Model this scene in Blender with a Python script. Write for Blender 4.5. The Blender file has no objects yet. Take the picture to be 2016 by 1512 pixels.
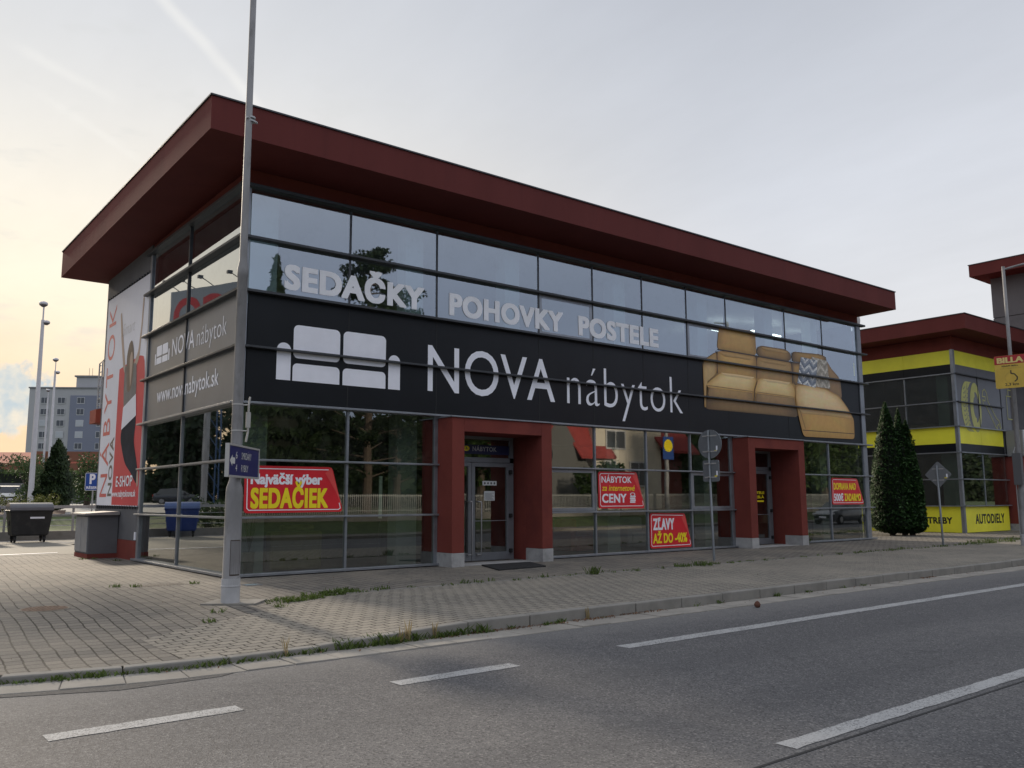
import bpy, math, random
from mathutils import Vector, Matrix
random.seed(7)
R = math.radians
S = bpy.context.scene
COL = S.collection

# ------------------------------------------------------------------ camera
cd = bpy.data.cameras.new('camera'); cam = bpy.data.objects.new('camera', cd); COL.objects.link(cam)
cd.sensor_fit = 'HORIZONTAL'; cd.sensor_width = 36; cd.lens = 1690.763 / 2016 * 36
cd.clip_start = .1; cd.clip_end = 3000
yaw, pitch, roll = R(51.34986), R(7.68507), R(-.24142)
fw = Vector((math.cos(yaw)*math.cos(pitch), math.sin(yaw)*math.cos(pitch), math.sin(pitch)))
rt = Vector((math.sin(yaw), -math.cos(yaw), 0)); up = rt.cross(fw)
r2 = rt*math.cos(roll) + up*math.sin(roll); u2 = up*math.cos(roll) - rt*math.sin(roll)
cam.matrix_world = Matrix(((r2.x, u2.x, -fw.x, -6.4027), (r2.y, u2.y, -fw.y, -16.8189), (r2.z, u2.z, -fw.z, 1.5), (0, 0, 0, 1)))
S.camera = cam
S.view_settings.view_transform = 'Standard'; S.view_settings.look = 'None'
S.view_settings.exposure = .22; S.view_settings.gamma = 1
S.cycles.use_denoising = True
S.cycles.max_bounces = 8; S.cycles.transparent_max_bounces = 16; S.cycles.glossy_bounces = 4
S.cycles.sample_clamp_indirect = 6

# ------------------------------------------------------------------ sun and sky
SUN_EL, SUN_AZ = R(21), R(89.7)          # azimuth counter-clockwise from +x: low, behind the shop, slightly left
sdir = Vector((math.cos(SUN_AZ)*math.cos(SUN_EL), math.sin(SUN_AZ)*math.cos(SUN_EL), math.sin(SUN_EL)))
sl = bpy.data.lights.new('sun', 'SUN'); sun = bpy.data.objects.new('sun', sl); COL.objects.link(sun)
sl.energy = 4; sl.angle = R(5.5); sl.color = (1, .86, .68)
sun.rotation_euler = (-sdir).to_track_quat('-Z', 'Y').to_euler()

W = bpy.data.worlds.new('World'); S.world = W; W.use_nodes = True
wt = W.node_tree; wt.nodes.clear()
class NT:
    """small helper round a node tree"""
    def __init__(s, t): s.t = t
    def n(s, typ, **kw):
        o = s.t.nodes.new(typ)
        for k, v in kw.items(): setattr(o, k, v)
        return o
    def put(s, sock, v):
        if v is None: return
        if hasattr(v, 'is_output') or isinstance(v, bpy.types.NodeSocket): s.t.links.new(v, sock)
        else:
            if isinstance(v, (tuple, list)) and len(v) == 3 and sock.type == 'RGBA': v = (*v, 1)
            sock.default_value = v
    def m(s, op, a, b=0., c=None, clamp=False):
        o = s.n('ShaderNodeMath', operation=op); o.use_clamp = clamp
        s.put(o.inputs[0], a); s.put(o.inputs[1], b)
        if c is not None: s.put(o.inputs[2], c)
        return o.outputs[0]
    def vm(s, op, a, b=None, out=0):
        o = s.n('ShaderNodeVectorMath', operation=op); s.put(o.inputs[0], a)
        if b is not None: s.put(o.inputs[1], b)
        return o.outputs[out]
    def mix(s, f, a, b, mode='MIX'):
        o = s.n('ShaderNodeMix', data_type='RGBA', blend_type=mode)
        s.put(o.inputs[0], f); s.put(o.inputs[6], a); s.put(o.inputs[7], b)
        return o.outputs[2]
    def rng(s, v, a, b, c=0., d=1.):
        o = s.n('ShaderNodeMapRange'); o.interpolation_type = 'SMOOTHSTEP'
        s.put(o.inputs[0], v)
        for i, x in zip((1, 2, 3, 4), (a, b, c, d)): s.put(o.inputs[i], x)
        return o.outputs[0]
    def noise(s, vec, scale, detail=3, rough=.55, out=0):
        o = s.n('ShaderNodeTexNoise'); s.put(o.inputs['Vector'], vec)
        o.inputs['Scale'].default_value = scale; o.inputs['Detail'].default_value = detail; o.inputs['Roughness'].default_value = rough
        return o.outputs[out]
    def ramp(s, v, stops):
        o = s.n('ShaderNodeValToRGB'); s.put(o.inputs[0], v)
        e = o.color_ramp.elements
        while len(e) < len(stops): e.new(.5)
        for x, (p, c) in zip(e, stops): x.position = p; x.color = (*c, 1)
        return o.outputs[0]
    def comb(s, x, y, z):
        o = s.n('ShaderNodeCombineXYZ')
        for i, v in enumerate((x, y, z)): s.put(o.inputs[i], v)
        return o.outputs[0]
    def sep(s, v):
        o = s.n('ShaderNodeSeparateXYZ'); s.put(o.inputs[0], v); return o.outputs

k = NT(wt)
gen = k.n('ShaderNodeTexCoord').outputs['Generated']
d = k.vm('NORMALIZE', gen)
dx, dy, dz = k.sep(d)
sky = k.n('ShaderNodeTexSky', sky_type='NISHITA'); sky.sun_disc = False
sky.sun_elevation = SUN_EL; sky.sun_rotation = R(90) - SUN_AZ
sky.dust_density = 3
# a thin bright veil of cloud: grey-blue overhead, white low down, peach round the hidden sun
zc = k.m('MAXIMUM', dz, 0.)
base = k.ramp(zc, [(0, (.76, .76, .765)), (.12, (.74, .745, .76)), (.32, (.60, .625, .68)), (.60, (.50, .535, .61)), (1, (.44, .48, .57))])
hs = Vector((math.cos(R(98)), math.sin(R(98)), .08)).normalized()
dt = k.vm('DOT_PRODUCT', d, tuple(hs), out=1)
glow = k.m('MULTIPLY', k.rng(dt, .42, .97), k.rng(zc, .72, .12, .25, 1.))
warm = k.mix(k.rng(zc, .02, .26), (1.04, .74, .45), k.mix(k.rng(zc, .2, .5), (.95, .85, .67), (.74, .73, .70)))
ls = Vector((math.cos(R(150)), math.sin(R(150)), .12)).normalized()
g2 = k.m('POWER', k.m('MAXIMUM', k.vm('DOT_PRODUCT', d, tuple(ls), out=1), 0.), 4.)
base = k.mix(k.m('MULTIPLY', g2, k.rng(zc, .7, .1, .1, .8)), base, (.93, .93, .88))
base = k.mix(k.m('MULTIPLY', glow, 1.0, clamp=True), base, warm)
back = k.rng(dy, .25, -.2)                                         # the sky behind the street is bluer and duller
base = k.mix(back, base, k.mix(k.rng(zc, .18, .6), (.44, .51, .66), (.84, .87, .95)))
pl = k.vm('DIVIDE', d, k.comb(k.m('ADD', zc, .16), k.m('ADD', zc, .16), k.m('ADD', zc, .16)))
pst = k.vm('MULTIPLY', pl, (1.0, .45, 1.))
n1 = k.noise(pst, 1.3, 6, .6); n2 = k.noise(pl, .55, 4, .5)
cl = k.m('ADD', k.m('MULTIPLY', k.m('SUBTRACT', n1, .5), .40), k.m('MULTIPLY', k.m('SUBTRACT', n2, .5), .42))
base = k.mix(1., base, k.comb(k.m('ADD', cl, 1.), k.m('ADD', cl, 1.), k.m('ADD', cl, 1.)), 'MULTIPLY')
# old vapour trails
def trail(a, b, w, s, t0, t1):
    global base
    a = Vector(a); b = Vector(b); nrm = a.cross(b).normalized(); mid = (a+b).normalized(); half = (a-b).length/2
    dist = k.m('ABSOLUTE', k.m('ADD', k.vm('DOT_PRODUCT', d, tuple(nrm), out=1), k.m('MULTIPLY', k.m('SUBTRACT', k.noise(d, 14, 4, .6), .5), w*1.1)))
    along = k.m('ABSOLUTE', k.vm('DOT_PRODUCT', k.vm('SUBTRACT', d, tuple(mid)), tuple((b-a).normalized()), out=1))
    f = k.m('MULTIPLY', k.m('MULTIPLY', k.rng(dist, w, 0), k.rng(along, half*t1, half*t0)), s)
    f = k.m('MULTIPLY', f, k.rng(k.noise(d, 9, 3), .3, .6))
    base = k.mix(f, base, (.95, .93, .88))
trail((.20, .833, .515), (.34, .845, .41), .010, .34, .7, 1.3)
trail((.11, .895, .433), (.215, .891, .399), .008, .2, .6, 1.3)
trail((.14, .908, .394), (.24, .906, .348), .007, .2, .6, 1.3)
# a low bank of blue-grey cloud beside the flats
cb = k.vm('SUBTRACT', d, (.143, .985, .102)); cx, cy, cz = k.sep(cb)
rr = k.m('SQRT', k.m('ADD', k.m('POWER', k.m('MULTIPLY', cx, 20.), 2.), k.m('POWER', k.m('MULTIPLY', cz, 27.), 2.)))
rr = k.m('ADD', rr, k.m('MULTIPLY', k.m('SUBTRACT', k.noise(d, 45, 5, .6), .5), 1.5))
base = k.mix(k.m('MULTIPLY', k.rng(rr, 1.05, .75), .95), base, k.mix(k.rng(k.noise(d, 30, 4), .35, .65), (.50, .60, .66), (.88, .80, .66)))
base = k.mix(k.m('MULTIPLY', k.m('MULTIPLY', k.rng(k.noise(k.vm('MULTIPLY', d, (1, 1, 3.2)), 11, 4), .56, .72), glow), .35), base, (.62, .63, .62))
tot = k.mix(1., k.mix(1., k.vm('MINIMUM', sky.outputs[0], (.9, .9, .9)), (.3, .3, .3), 'MULTIPLY'), k.mix(1., base, (9.0, 9.0, 9.0), 'MULTIPLY'), 'ADD')
bg = k.n('ShaderNodeBackground'); k.put(bg.inputs[0], tot); bg.inputs[1].default_value = .1
wo = k.n('ShaderNodeOutputWorld'); wt.links.new(bg.outputs[0], wo.inputs[0])

# ------------------------------------------------------------------ mesh helper
class MB:
    def __init__(s): s.v = []; s.f = []; s.mi = []; s.cur = 0
    def add(s, vs, fs):
        b = len(s.v); s.v += [tuple(p) for p in vs]
        for f in fs: s.f.append([b+i for i in f]); s.mi.append(s.cur)
        return s
    def poly(s, pts): return s.add(pts, [list(range(len(pts)))])
    def box(s, x0, x1, y0, y1, z0, z1):
        return s.add([(x0,y0,z0),(x1,y0,z0),(x1,y1,z0),(x0,y1,z0),(x0,y0,z1),(x1,y0,z1),(x1,y1,z1),(x0,y1,z1)],
            [(0,3,2,1),(4,5,6,7),(0,1,5,4),(1,2,6,5),(2,3,7,6),(3,0,4,7)])
    def prism(s, poly, mp, t0, t1):
        """extrude a 2-d outline (u,v) between offsets t0 and t1; mp(u,v,t) gives the point"""
        n = len(poly)
        return s.add([mp(u, v, t0) for u, v in poly]+[mp(u, v, t1) for u, v in poly],
            [list(range(n))[::-1], list(range(n, 2*n))]+[(i, (i+1) % n, n+(i+1) % n, n+i) for i in range(n)])
    def tube(s, path, rad, n=10, cap=True):
        P = [Vector(p) for p in path]; rs = rad if isinstance(rad, (list, tuple)) else [rad]*len(P)
        vs = []; fs = []
        for i, p in enumerate(P):
            t = (P[min(i+1, len(P)-1)]-P[max(i-1, 0)]).normalized()
            a = t.cross(Vector((0, 0, 1)) if abs(t.z) < .95 else Vector((1, 0, 0))).normalized(); b = t.cross(a)
            vs += [p+(a*math.cos(2*math.pi*j/n)+b*math.sin(2*math.pi*j/n))*rs[i] for j in range(n)]
        for i in range(len(P)-1):
            fs += [(i*n+j, i*n+(j+1) % n, (i+1)*n+(j+1) % n, (i+1)*n+j) for j in range(n)]
        if cap: fs += [list(range(n))[::-1], [(len(P)-1)*n+j for j in range(n)]]
        return s.add(vs, fs)
    def lathe(s, c, prof, n=20):
        vs = []; fs = []
        for r, z in prof: vs += [(c[0]+r*math.cos(2*math.pi*j/n), c[1]+r*math.sin(2*math.pi*j/n), c[2]+z) for j in range(n)]
        for i in range(len(prof)-1): fs += [(i*n+j, i*n+(j+1) % n, (i+1)*n+(j+1) % n, (i+1)*n+j) for j in range(n)]
        fs += [list(range(n))[::-1], [(len(prof)-1)*n+j for j in range(n)]]
        return s.add(vs, fs)
    def build(s, name, mats, parent=None, smooth=False, bevel=0):
        me = bpy.data.meshes.new(name)
        off = parent['_w'] if parent is not None and '_w' in parent else (0, 0, 0)
        me.from_pydata([(x-off[0], y-off[1], z-off[2]) for x, y, z in s.v], [], s.f)
        if not isinstance(mats, (list, tuple)): mats = [mats]
        for m in mats: me.materials.append(m)
        if len(mats) > 1: me.polygons.foreach_set('material_index', s.mi)
        if smooth: me.polygons.foreach_set('use_smooth', [True]*len(me.polygons))
        me.update()
        o = bpy.data.objects.new(name, me); COL.objects.link(o)
        if parent is not None: o.parent = parent; o['_w'] = tuple(off)
        if bevel:
            b = o.modifiers.new('edge', 'BEVEL'); b.width = bevel; b.segments = 2; b.limit_method = 'ANGLE'
        return o

def lab(o, label, cat, group=None):
    o['label'] = label; o['category'] = cat
    if group: o['group'] = group
    return o
def thing(name, loc, label, cat, group=None):
    o = bpy.data.objects.new(name, None); COL.objects.link(o); o.location = loc; o['_w'] = tuple(loc); o.empty_display_size = .2
    return lab(o, label, cat, group)
def struct(o, kind='structure'): o['kind'] = kind; return o
def copy_tree(o, parent=None):
    c = o.copy(); COL.objects.link(c)
    if parent is not None: c.parent = parent
    for ch in [x for x in bpy.data.objects if x.parent == o]: copy_tree(ch, c)
    return c

# ------------------------------------------------------------------ materials
MATS = {}
def mat(name, col, rough=.6, metal=0., var=0., vs=3., bump=0., bs=60., spec=.5, coat=0., dirt=None, stretch=None):
    if name in MATS: return MATS[name]
    m = bpy.data.materials.new(name); m.use_nodes = True; t = m.node_tree; q = NT(t)
    b = t.nodes['Principled BSDF']; b.inputs['Roughness'].default_value = rough; b.inputs['Metallic'].default_value = metal
    b.inputs['Specular IOR Level'].default_value = spec; b.inputs['Coat Weight'].default_value = coat
    oc = q.n('ShaderNodeTexCoord').outputs['Object']
    if stretch: oc = q.vm('MULTIPLY', oc, stretch)
    c = (*col, 1)
    if var:
        f = q.noise(oc, vs, 5, .6)
        c = q.mix(q.rng(f, .25, .75), tuple(x*(1-var) for x in col), tuple(min(1, x*(1+var)) for x in col))
    if dirt:
        f = q.m('MULTIPLY', q.rng(q.noise(oc, dirt[1], 6, .65), .5, .72), dirt[2])
        c = q.mix(f, c, dirt[0])
    q.put(b.inputs['Base Color'], c)
    if bump:
        bn = q.n('ShaderNodeBump'); bn.inputs['Strength'].default_value = bump; bn.inputs['Distance'].default_value = .01
        q.put(bn.inputs['Height'], q.noise(oc, bs, 4)); t.links.new(bn.outputs[0], b.inputs['Normal'])
    MATS[name] = m; return m

def glass(name, tint, refl, bluish=(1, 1, 1)):
    m = bpy.data.materials.new(name); m.use_nodes = True; t = m.node_tree; q = NT(t); t.nodes.clear()
    tr = q.n('ShaderNodeBsdfTransparent'); tr.inputs[0].default_value = (*tint, 1)
    gl = q.n('ShaderNodeBsdfGlossy'); gl.inputs['Roughness'].default_value = .012; gl.inputs[0].default_value = (*bluish, 1)
    bn = q.n('ShaderNodeBump'); bn.inputs['Strength'].default_value = .012; bn.inputs['Distance'].default_value = .05
    oc = q.n('ShaderNodeTexCoord').outputs['Object']
    q.put(bn.inputs['Height'], q.noise(oc, .9, 1)); t.links.new(bn.outputs[0], gl.inputs['Normal'])
    lw_ = q.n('ShaderNodeLayerWeight'); lw_.inputs[0].default_value = .5
    f = q.m('ADD', q.m('MULTIPLY', q.m('POWER', lw_.outputs['Facing'], 5.), 1.3), refl, clamp=True)
    dirt = q.n('ShaderNodeBsdfDiffuse'); dirt.inputs[0].default_value = (.35, .34, .31, 1)
    mx = q.n('ShaderNodeMixShader'); q.put(mx.inputs[0], f); t.links.new(tr.outputs[0], mx.inputs[1]); t.links.new(gl.outputs[0], mx.inputs[2])
    m2 = q.n('ShaderNodeMixShader'); q.put(m2.inputs[0], q.m('MULTIPLY', q.rng(q.noise(oc, 2.2, 5, .7), .45, .8), .07))
    t.links.new(mx.outputs[0], m2.inputs[1]); t.links.new(dirt.outputs[0], m2.inputs[2])
    o = q.n('ShaderNodeOutputMaterial'); t.links.new(m2.outputs[0], o.inputs[0]); return m

def emit(name, col, s):
    m = bpy.data.materials.new(name); m.use_nodes = True; b = m.node_tree.nodes['Principled BSDF']
    b.inputs['Base Color'].default_value = (.8, .8, .8, 1); b.inputs['Emission Color'].default_value = (*col, 1); b.inputs['Emission Strength'].default_value = s
    return m

def asphalt():
    m = bpy.data.materials.new('asphalt'); m.use_nodes = True; t = m.node_tree; q = NT(t); b = t.nodes['Principled BSDF']
    oc = q.n('ShaderNodeTexCoord').outputs['Object']; x, y, z = q.sep(oc)
    big = q.noise(q.vm('MULTIPLY', oc, (.25, 1, 1)), .5, 4, .55); mid = q.noise(oc, 5, 4, .6)
    vo = q.n('ShaderNodeTexVoronoi'); vo.inputs['Scale'].default_value = 78; q.put(vo.inputs['Vector'], oc)
    fine = q.noise(oc, 120, 2, .7)
    c = q.ramp(q.m('ADD', q.m('MULTIPLY', big, .65), q.m('MULTIPLY', mid, .35)), [(.3, (.080, .079, .083)), (.5, (.105, .103, .106)), (.7, (.138, .134, .134))])
    sp = q.n('ShaderNodeSeparateColor'); t.links.new(vo.outputs['Color'], sp.inputs[0])
    c = q.mix(q.m('MULTIPLY', q.rng(sp.outputs[0], .70, .97), .62), c, (.26, .253, .245))
    c = q.mix(q.m('MULTIPLY', q.rng(sp.outputs[1], .60, .95), .70), c, (.028, .028, .031))
    # worn wheel tracks run along the lanes
    for yc, wd, s in ((-10.9, .5, .20), (-12.4, .5, .20), (-14.2, .5, .18), (-15.8, .5, .18)):
        yy = q.m('ABSOLUTE', q.m('SUBTRACT', q.m('ADD', y, q.m('MULTIPLY', q.noise(q.vm('MULTIPLY', oc, (.2, .2, 1)), 1., 2), .3)), yc+.15))
        c = q.mix(q.m('MULTIPLY', q.rng(yy, wd, .05), s), c, (.06, .06, .064))
    # dust towards the gutter
    c = q.mix(q.m('MULTIPLY', q.rng(q.m('ADD', y, q.m('MULTIPLY', mid, .5)), -9.3, -8.1), .28), c, (.26, .25, .235))
    # hairline cracks and a sealed joint
    cr = q.n('ShaderNodeTexVoronoi'); cr.feature = 'DISTANCE_TO_EDGE'; cr.inputs['Scale'].default_value = .32
    q.put(cr.inputs['Vector'], q.vm('ADD', oc, q.vm('MULTIPLY', q.noise(oc, 2.2, 4, .7, out=1), (.5, .5, 0))))
    c = q.mix(q.m('MULTIPLY', q.m('MULTIPLY', q.rng(cr.outputs[0], .007, .001), q.rng(q.noise(oc, .35, 2), .55, .62)), .4), c, (.035, .035, .035))
    q.put(b.inputs['Base Color'], c); b.inputs['Roughness'].default_value = .82; b.inputs['Specular IOR Level'].default_value = .35
    bn = q.n('ShaderNodeBump'); bn.inputs['Strength'].default_value = .55; bn.inputs['Distance'].default_value = .006
    q.put(bn.inputs['Height'], q.m('ADD', vo.outputs[0], q.m('MULTIPLY', fine, .5))); t.links.new(bn.outputs[0], b.inputs['Normal'])
    return m

def pavers(name, bw, bh, c1, c2, mortar, wave=0., rot=0., msz=.008, dust=(.36, .33, .28), dustf=.35, off=.5):
    m = bpy.data.materials.new(name); m.use_nodes = True; t = m.node_tree; q = NT(t); b = t.nodes['Principled BSDF']
    oc = q.n('ShaderNodeTexCoord').outputs['Object']
    mp = q.n('ShaderNodeMapping'); mp.inputs['Rotation'].default_value = (0, 0, rot); q.put(mp.inputs[0], oc); v = mp.outputs[0]
    wob = q.vm('MULTIPLY', q.vm('SUBTRACT', q.noise(oc, .8, 3, .5, out=1), (.5, .5, .5)), (.11, .11, 0)); v = q.vm('ADD', v, wob)
    wob2 = q.vm('MULTIPLY', q.vm('SUBTRACT', q.noise(oc, 7, 2, .5, out=1), (.5, .5, .5)), (.018, .018, 0)); v = q.vm('ADD', v, wob2)
    if wave:
        x, y, z = q.sep(v)
        tri = q.m('PINGPONG', x, bw/4)
        tri2 = q.m('PINGPONG', y, bh/2)
        v = q.comb(q.m('ADD', x, q.m('MULTIPLY', tri2, .4*wave)), q.m('ADD', y, q.m('MULTIPLY', tri, wave)), 0.)
    br = q.n('ShaderNodeTexBrick'); q.put(br.inputs['Vector'], v); br.offset = off
    br.inputs['Scale'].default_value = 1; br.inputs['Brick Width'].default_value = bw; br.inputs['Row Height'].default_value = bh
    br.inputs['Mortar Size'].default_value = msz; br.inputs['Mortar Smooth'].default_value = .3; br.inputs['Bias'].default_value = 0
    br.inputs['Color1'].default_value = (*c1, 1); br.inputs['Color2'].default_value = (*c2, 1); br.inputs['Mortar'].default_value = (*mortar, 1)
    c = br.outputs[0]
    big = q.noise(oc, .55, 5, .6); fine = q.noise(oc, 45, 3, .7)
    c = q.mix(q.m('MULTIPLY', q.rng(big, .42, .68), dustf), c, dust)
    c = q.mix(q.m('MULTIPLY', q.rng(q.noise(oc, 2.6, 6, .7), .58, .75), .5), c, tuple(x*.55 for x in c1))
    c = q.mix(.5, c, q.mix(q.rng(fine, .3, .7), (.35, .35, .35), (.65, .65, .65)), 'OVERLAY')
    q.put(b.inputs['Base Color'], c); b.inputs['Roughness'].default_value = .85; b.inputs['Specular IOR Level'].default_value = .3
    bn = q.n('ShaderNodeBump'); bn.inputs['Strength'].default_value = .6; bn.inputs['Distance'].default_value = .012
    q.put(bn.inputs['Height'], q.m('ADD', q.m('SUBTRACT', 1., br.outputs[1]), q.m('MULTIPLY', fine, .2))); t.links.new(bn.outputs[0], b.inputs['Normal'])
    return m

def foliage(name, dark, light, trans=.12):
    m = bpy.data.materials.new(name); m.use_nodes = True; t = m.node_tree; q = NT(t); b = t.nodes['Principled BSDF']
    g = q.n('ShaderNodeNewGeometry'); oc = q.n('ShaderNodeTexCoord').outputs['Object']
    f = q.m('ADD', q.m('MULTIPLY', g.outputs['Random Per Island'], .55), q.m('MULTIPLY', q.noise(oc, 1.6, 3), .45))
    q.put(b.inputs['Base Color'], q.mix(q.rng(f, .2, .85), dark, light)); b.inputs['Roughness'].default_value = .65; b.inputs['Specular IOR Level'].default_value = .25
    tl = q.n('ShaderNodeBsdfTranslucent'); q.put(tl.inputs[0], tuple(x*1.3 for x in light))
    mx = q.n('ShaderNodeMixShader'); mx.inputs[0].default_value = trans
    t.links.new(b.outputs[0], mx.inputs[1]); t.links.new(tl.outputs[0], mx.inputs[2])
    t.links.new(mx.outputs[0], t.nodes['Material Output'].inputs[0]); return m

def printed(name, rough=.35):
    """printed film: the colours of the print come from the mesh"""
    m = bpy.data.materials.new(name); m.use_nodes = True; t = m.node_tree; q = NT(t); b = t.nodes['Principled BSDF']
    a = q.n('ShaderNodeAttribute'); a.attribute_name = 'print'
    oc = q.n('ShaderNodeTexCoord').outputs['Object']
    c = q.mix(.35, a.outputs[0], q.mix(q.rng(q.noise(oc, 5, 5, .65), .3, .7), (.4, .4, .4), (.6, .6, .6)), 'OVERLAY')
    q.put(b.inputs['Base Color'], c); b.inputs['Roughness'].default_value = rough; return m

red = mat('red_render', (.185, .044, .034), .85, var=.10, vs=1.2, bump=.25, bs=140, dirt=((.11, .028, .027), 1.1, .45), spec=.2)
fasc = mat('red_fascia', (.125, .031, .028), .7, var=.10, vs=1.1, bump=.10, bs=3, dirt=((.085, .023, .022), 2.2, .5), spec=.12, stretch=(1, 1, .12))
grey = mat('grey_render', (.135, .135, .142), .88, var=.10, vs=1.0, bump=.25, bs=140, dirt=((.085, .085, .088), .8, .5), spec=.2)
alu = mat('grey_aluminium', (.27, .285, .31), .38, .55, var=.12, vs=2.5, dirt=((.15, .15, .15), 3, .4))
alud = mat('dark_aluminium', (.055, .058, .064), .45, .4, var=.1)
black = mat('black_base', (.012, .012, .013), .7)
plinth = mat('concrete_plinth', (.36, .355, .35), .9, var=.18, vs=3, bump=.3, bs=90, dirt=((.18, .175, .17), 2.5, .6))
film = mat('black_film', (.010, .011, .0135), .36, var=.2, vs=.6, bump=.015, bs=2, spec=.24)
film_s = mat('side_film_sky_veil', (.135, .145, .16), .38, var=.15, vs=.6, bump=.015, bs=2, spec=.75)  # black film, base lightened to paint in a veil of sky reflection
white = mat('white_film', (.86, .86, .92), .5, var=.05, vs=2)
letw = mat('white_window_film', (.91, .91, .94), .5, var=.06, vs=2)
stred = mat('red_film', (.66, .016, .026), .4, var=.1, vs=1.5)
strdl = mat('light_red_film', (.74, .075, .07), .35, var=.12, vs=1.5)
yel = mat('yellow_film', (.95, .74, .012), .45, var=.08, vs=2)
offw = mat('pale_film', (.88, .86, .89), .45, var=.05)
gl_up = glass('coated_glass', (.58, .68, .71), .34, (.90, .95, 1))
gl_lo = glass('clear_glass', (.50, .56, .52), .24, (.98, 1, .98))
def roadpaint():
    m = bpy.data.materials.new('road_paint'); m.use_nodes = True; t = m.node_tree; q = NT(t); b = t.nodes['Principled BSDF']
    oc = q.n('ShaderNodeTexCoord').outputs['Object']; vo = q.n('ShaderNodeTexVoronoi'); vo.inputs['Scale'].default_value = 95; q.put(vo.inputs['Vector'], oc)
    sp = q.n('ShaderNodeSeparateColor'); t.links.new(vo.outputs['Color'], sp.inputs[0])
    wear = q.m('ADD', q.m('MULTIPLY', sp.outputs[0], .55), q.m('ADD', q.m('MULTIPLY', q.noise(oc, 3.5, 5, .7), .7), q.m('MULTIPLY', q.noise(q.vm('MULTIPLY', oc, (.6, 3, 1)), 1.6, 4), .35)))
    c = q.mix(q.rng(wear, .80, 1.12), (.40, .40, .398), (.11, .11, .11))
    c = q.mix(q.m('MULTIPLY', q.rng(sp.outputs[1], .5, .95), .35), c, (.22, .22, .22))
    q.put(b.inputs['Base Color'], c); b.inputs['Roughness'].default_value = .8
    bn = q.n('ShaderNodeBump'); bn.inputs['Strength'].default_value = .5; bn.inputs['Distance'].default_value = .005
    q.put(bn.inputs['Height'], vo.outputs[0]); t.links.new(bn.outputs[0], b.inputs['Normal']); return m
roadw = roadpaint()
conc = mat('kerb_concrete', (.235, .222, .20), .9, var=.22, vs=2.2, bump=.35, bs=80, dirt=((.15, .145, .135), 2.2, .6))
gut = mat('gutter_concrete', (.275, .255, .225), .9, var=.20, vs=1.6, bump=.35, bs=80, dirt=((.19, .18, .165), 2.5, .6))
galv = mat('galvanised_steel', (.40, .40, .405), .5, .55, var=.18, vs=3, dirt=((.19, .18, .17), 4, .55), stretch=(1, 1, .25))
polep = mat('weathered_pole_paint', (.225, .22, .222), .6, .25, var=.22, vs=3, dirt=((.10, .095, .09), 5, .6), bump=.08, bs=30, stretch=(1, 1, .35))
signback = mat('grey_sign_back', (.19, .205, .22), .5, .4, var=.08)
dirtm = mat('bare_ground', (.20, .185, .16), .95, var=.25, vs=.6, bump=.3, bs=20)

# ------------------------------------------------------------------ lettering
_tc = {}
def text2d(s, wt_=0., sp=1.):
    key = (s, wt_, sp)
    if key not in _tc:
        cu = bpy.data.curves.new('t', 'FONT'); cu.body = s; cu.offset = wt_; cu.space_character = sp; cu.resolution_u = 5
        o = bpy.data.objects.new('t', cu); COL.objects.link(o)
        bpy.context.view_layer.update()
        me = bpy.data.meshes.new_from_object(o.evaluated_get(bpy.context.evaluated_depsgraph_get()))
        _tc[key] = ([(p.co.x, p.co.y) for p in me.vertices], [list(p.vertices) for p in me.polygons])
        bpy.data.objects.remove(o); bpy.data.curves.remove(cu); bpy.data.meshes.remove(me)
    return _tc[key]
CAP = max(y for x, y in text2d('E')[0]); ASC = max(y for x, y in text2d('b')[0])
def letters(mb, s, u0, u1, v0, v1, mp, off=.004, w=0., sp=1., ref=None, slant=0.):
    """lay the word between u0 and u1, its baseline at v0 and its capitals up to v1"""
    e = max(0., w-.018); vs, fs = text2d(s, min(w, .018), sp)
    xs = [x for x, y in vs]; a, b = min(xs)-e, max(xs)+e; h = (ref or CAP)
    for i, (ex, ey) in enumerate(((0, 0), (-e, -e*.6), (e, -e*.6), (-e, e*.6), (e, e*.6)) if e else ((0, 0),)):
        P = [(u0+(x+ex-a)/(b-a)*(u1-u0), v0+(y+ey)/h*(v1-v0)) for x, y in vs]
        mb.add([mp(u+slant*(v-v0), v, off+i*.0004) for u, v in P], fs)
    return mb
def lathe_ring(mb, cu, cv, r0, r1, mp, off, a0=0, a1=360, n=24, ex=1.):
    P = []
    for i in range(n+1):
        a = R(a0+(a1-a0)*i/n); P.append((math.cos(a)*ex, math.sin(a)))
    for i in range(n):
        (c0, s0), (c1, s1) = P[i], P[i+1]
        mb.poly([mp(cu+c0*r0, cv+s0*r0, off), mp(cu+c0*r1, cv+s0*r1, off), mp(cu+c1*r1, cv+s1*r1, off), mp(cu+c1*r0, cv+s1*r0, off)])
def rrect(u0, u1, v0, v1, r, n=5, corners=(1, 1, 1, 1)):
    out = []
    for (cu, cv, a, on) in ((u1-r, v0+r, -90, corners[1]), (u1-r, v1-r, 0, corners[2]), (u0+r, v1-r, 90, corners[3]), (u0+r, v0+r, 180, corners[0])):
        if on: out += [(cu+r*math.cos(R(a+90*i/n)), cv+r*math.sin(R(a+90*i/n))) for i in range(n+1)]
        else: out.append((cu+(r if a in (-90, 0) else -r), cv+(r if a in (0, 90) else -r)))
    return out
def roundpoly(pts, r, n=4):
    """round the corners of an outline"""
    out = []; N = len(pts)
    for i in range(N):
        p = Vector(pts[i]); a = Vector(pts[i-1]); b = Vector(pts[(i+1) % N])
        ra = min(r, (a-p).length*.45, (b-p).length*.45); A = p+(a-p).normalized()*ra; B = p+(b-p).normalized()*ra
        for j in range(n+1):
            t = j/n; q = A*(1-t)**2+p*2*t*(1-t)+B*t*t; out.append((q.x, q.y))
    return out
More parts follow.
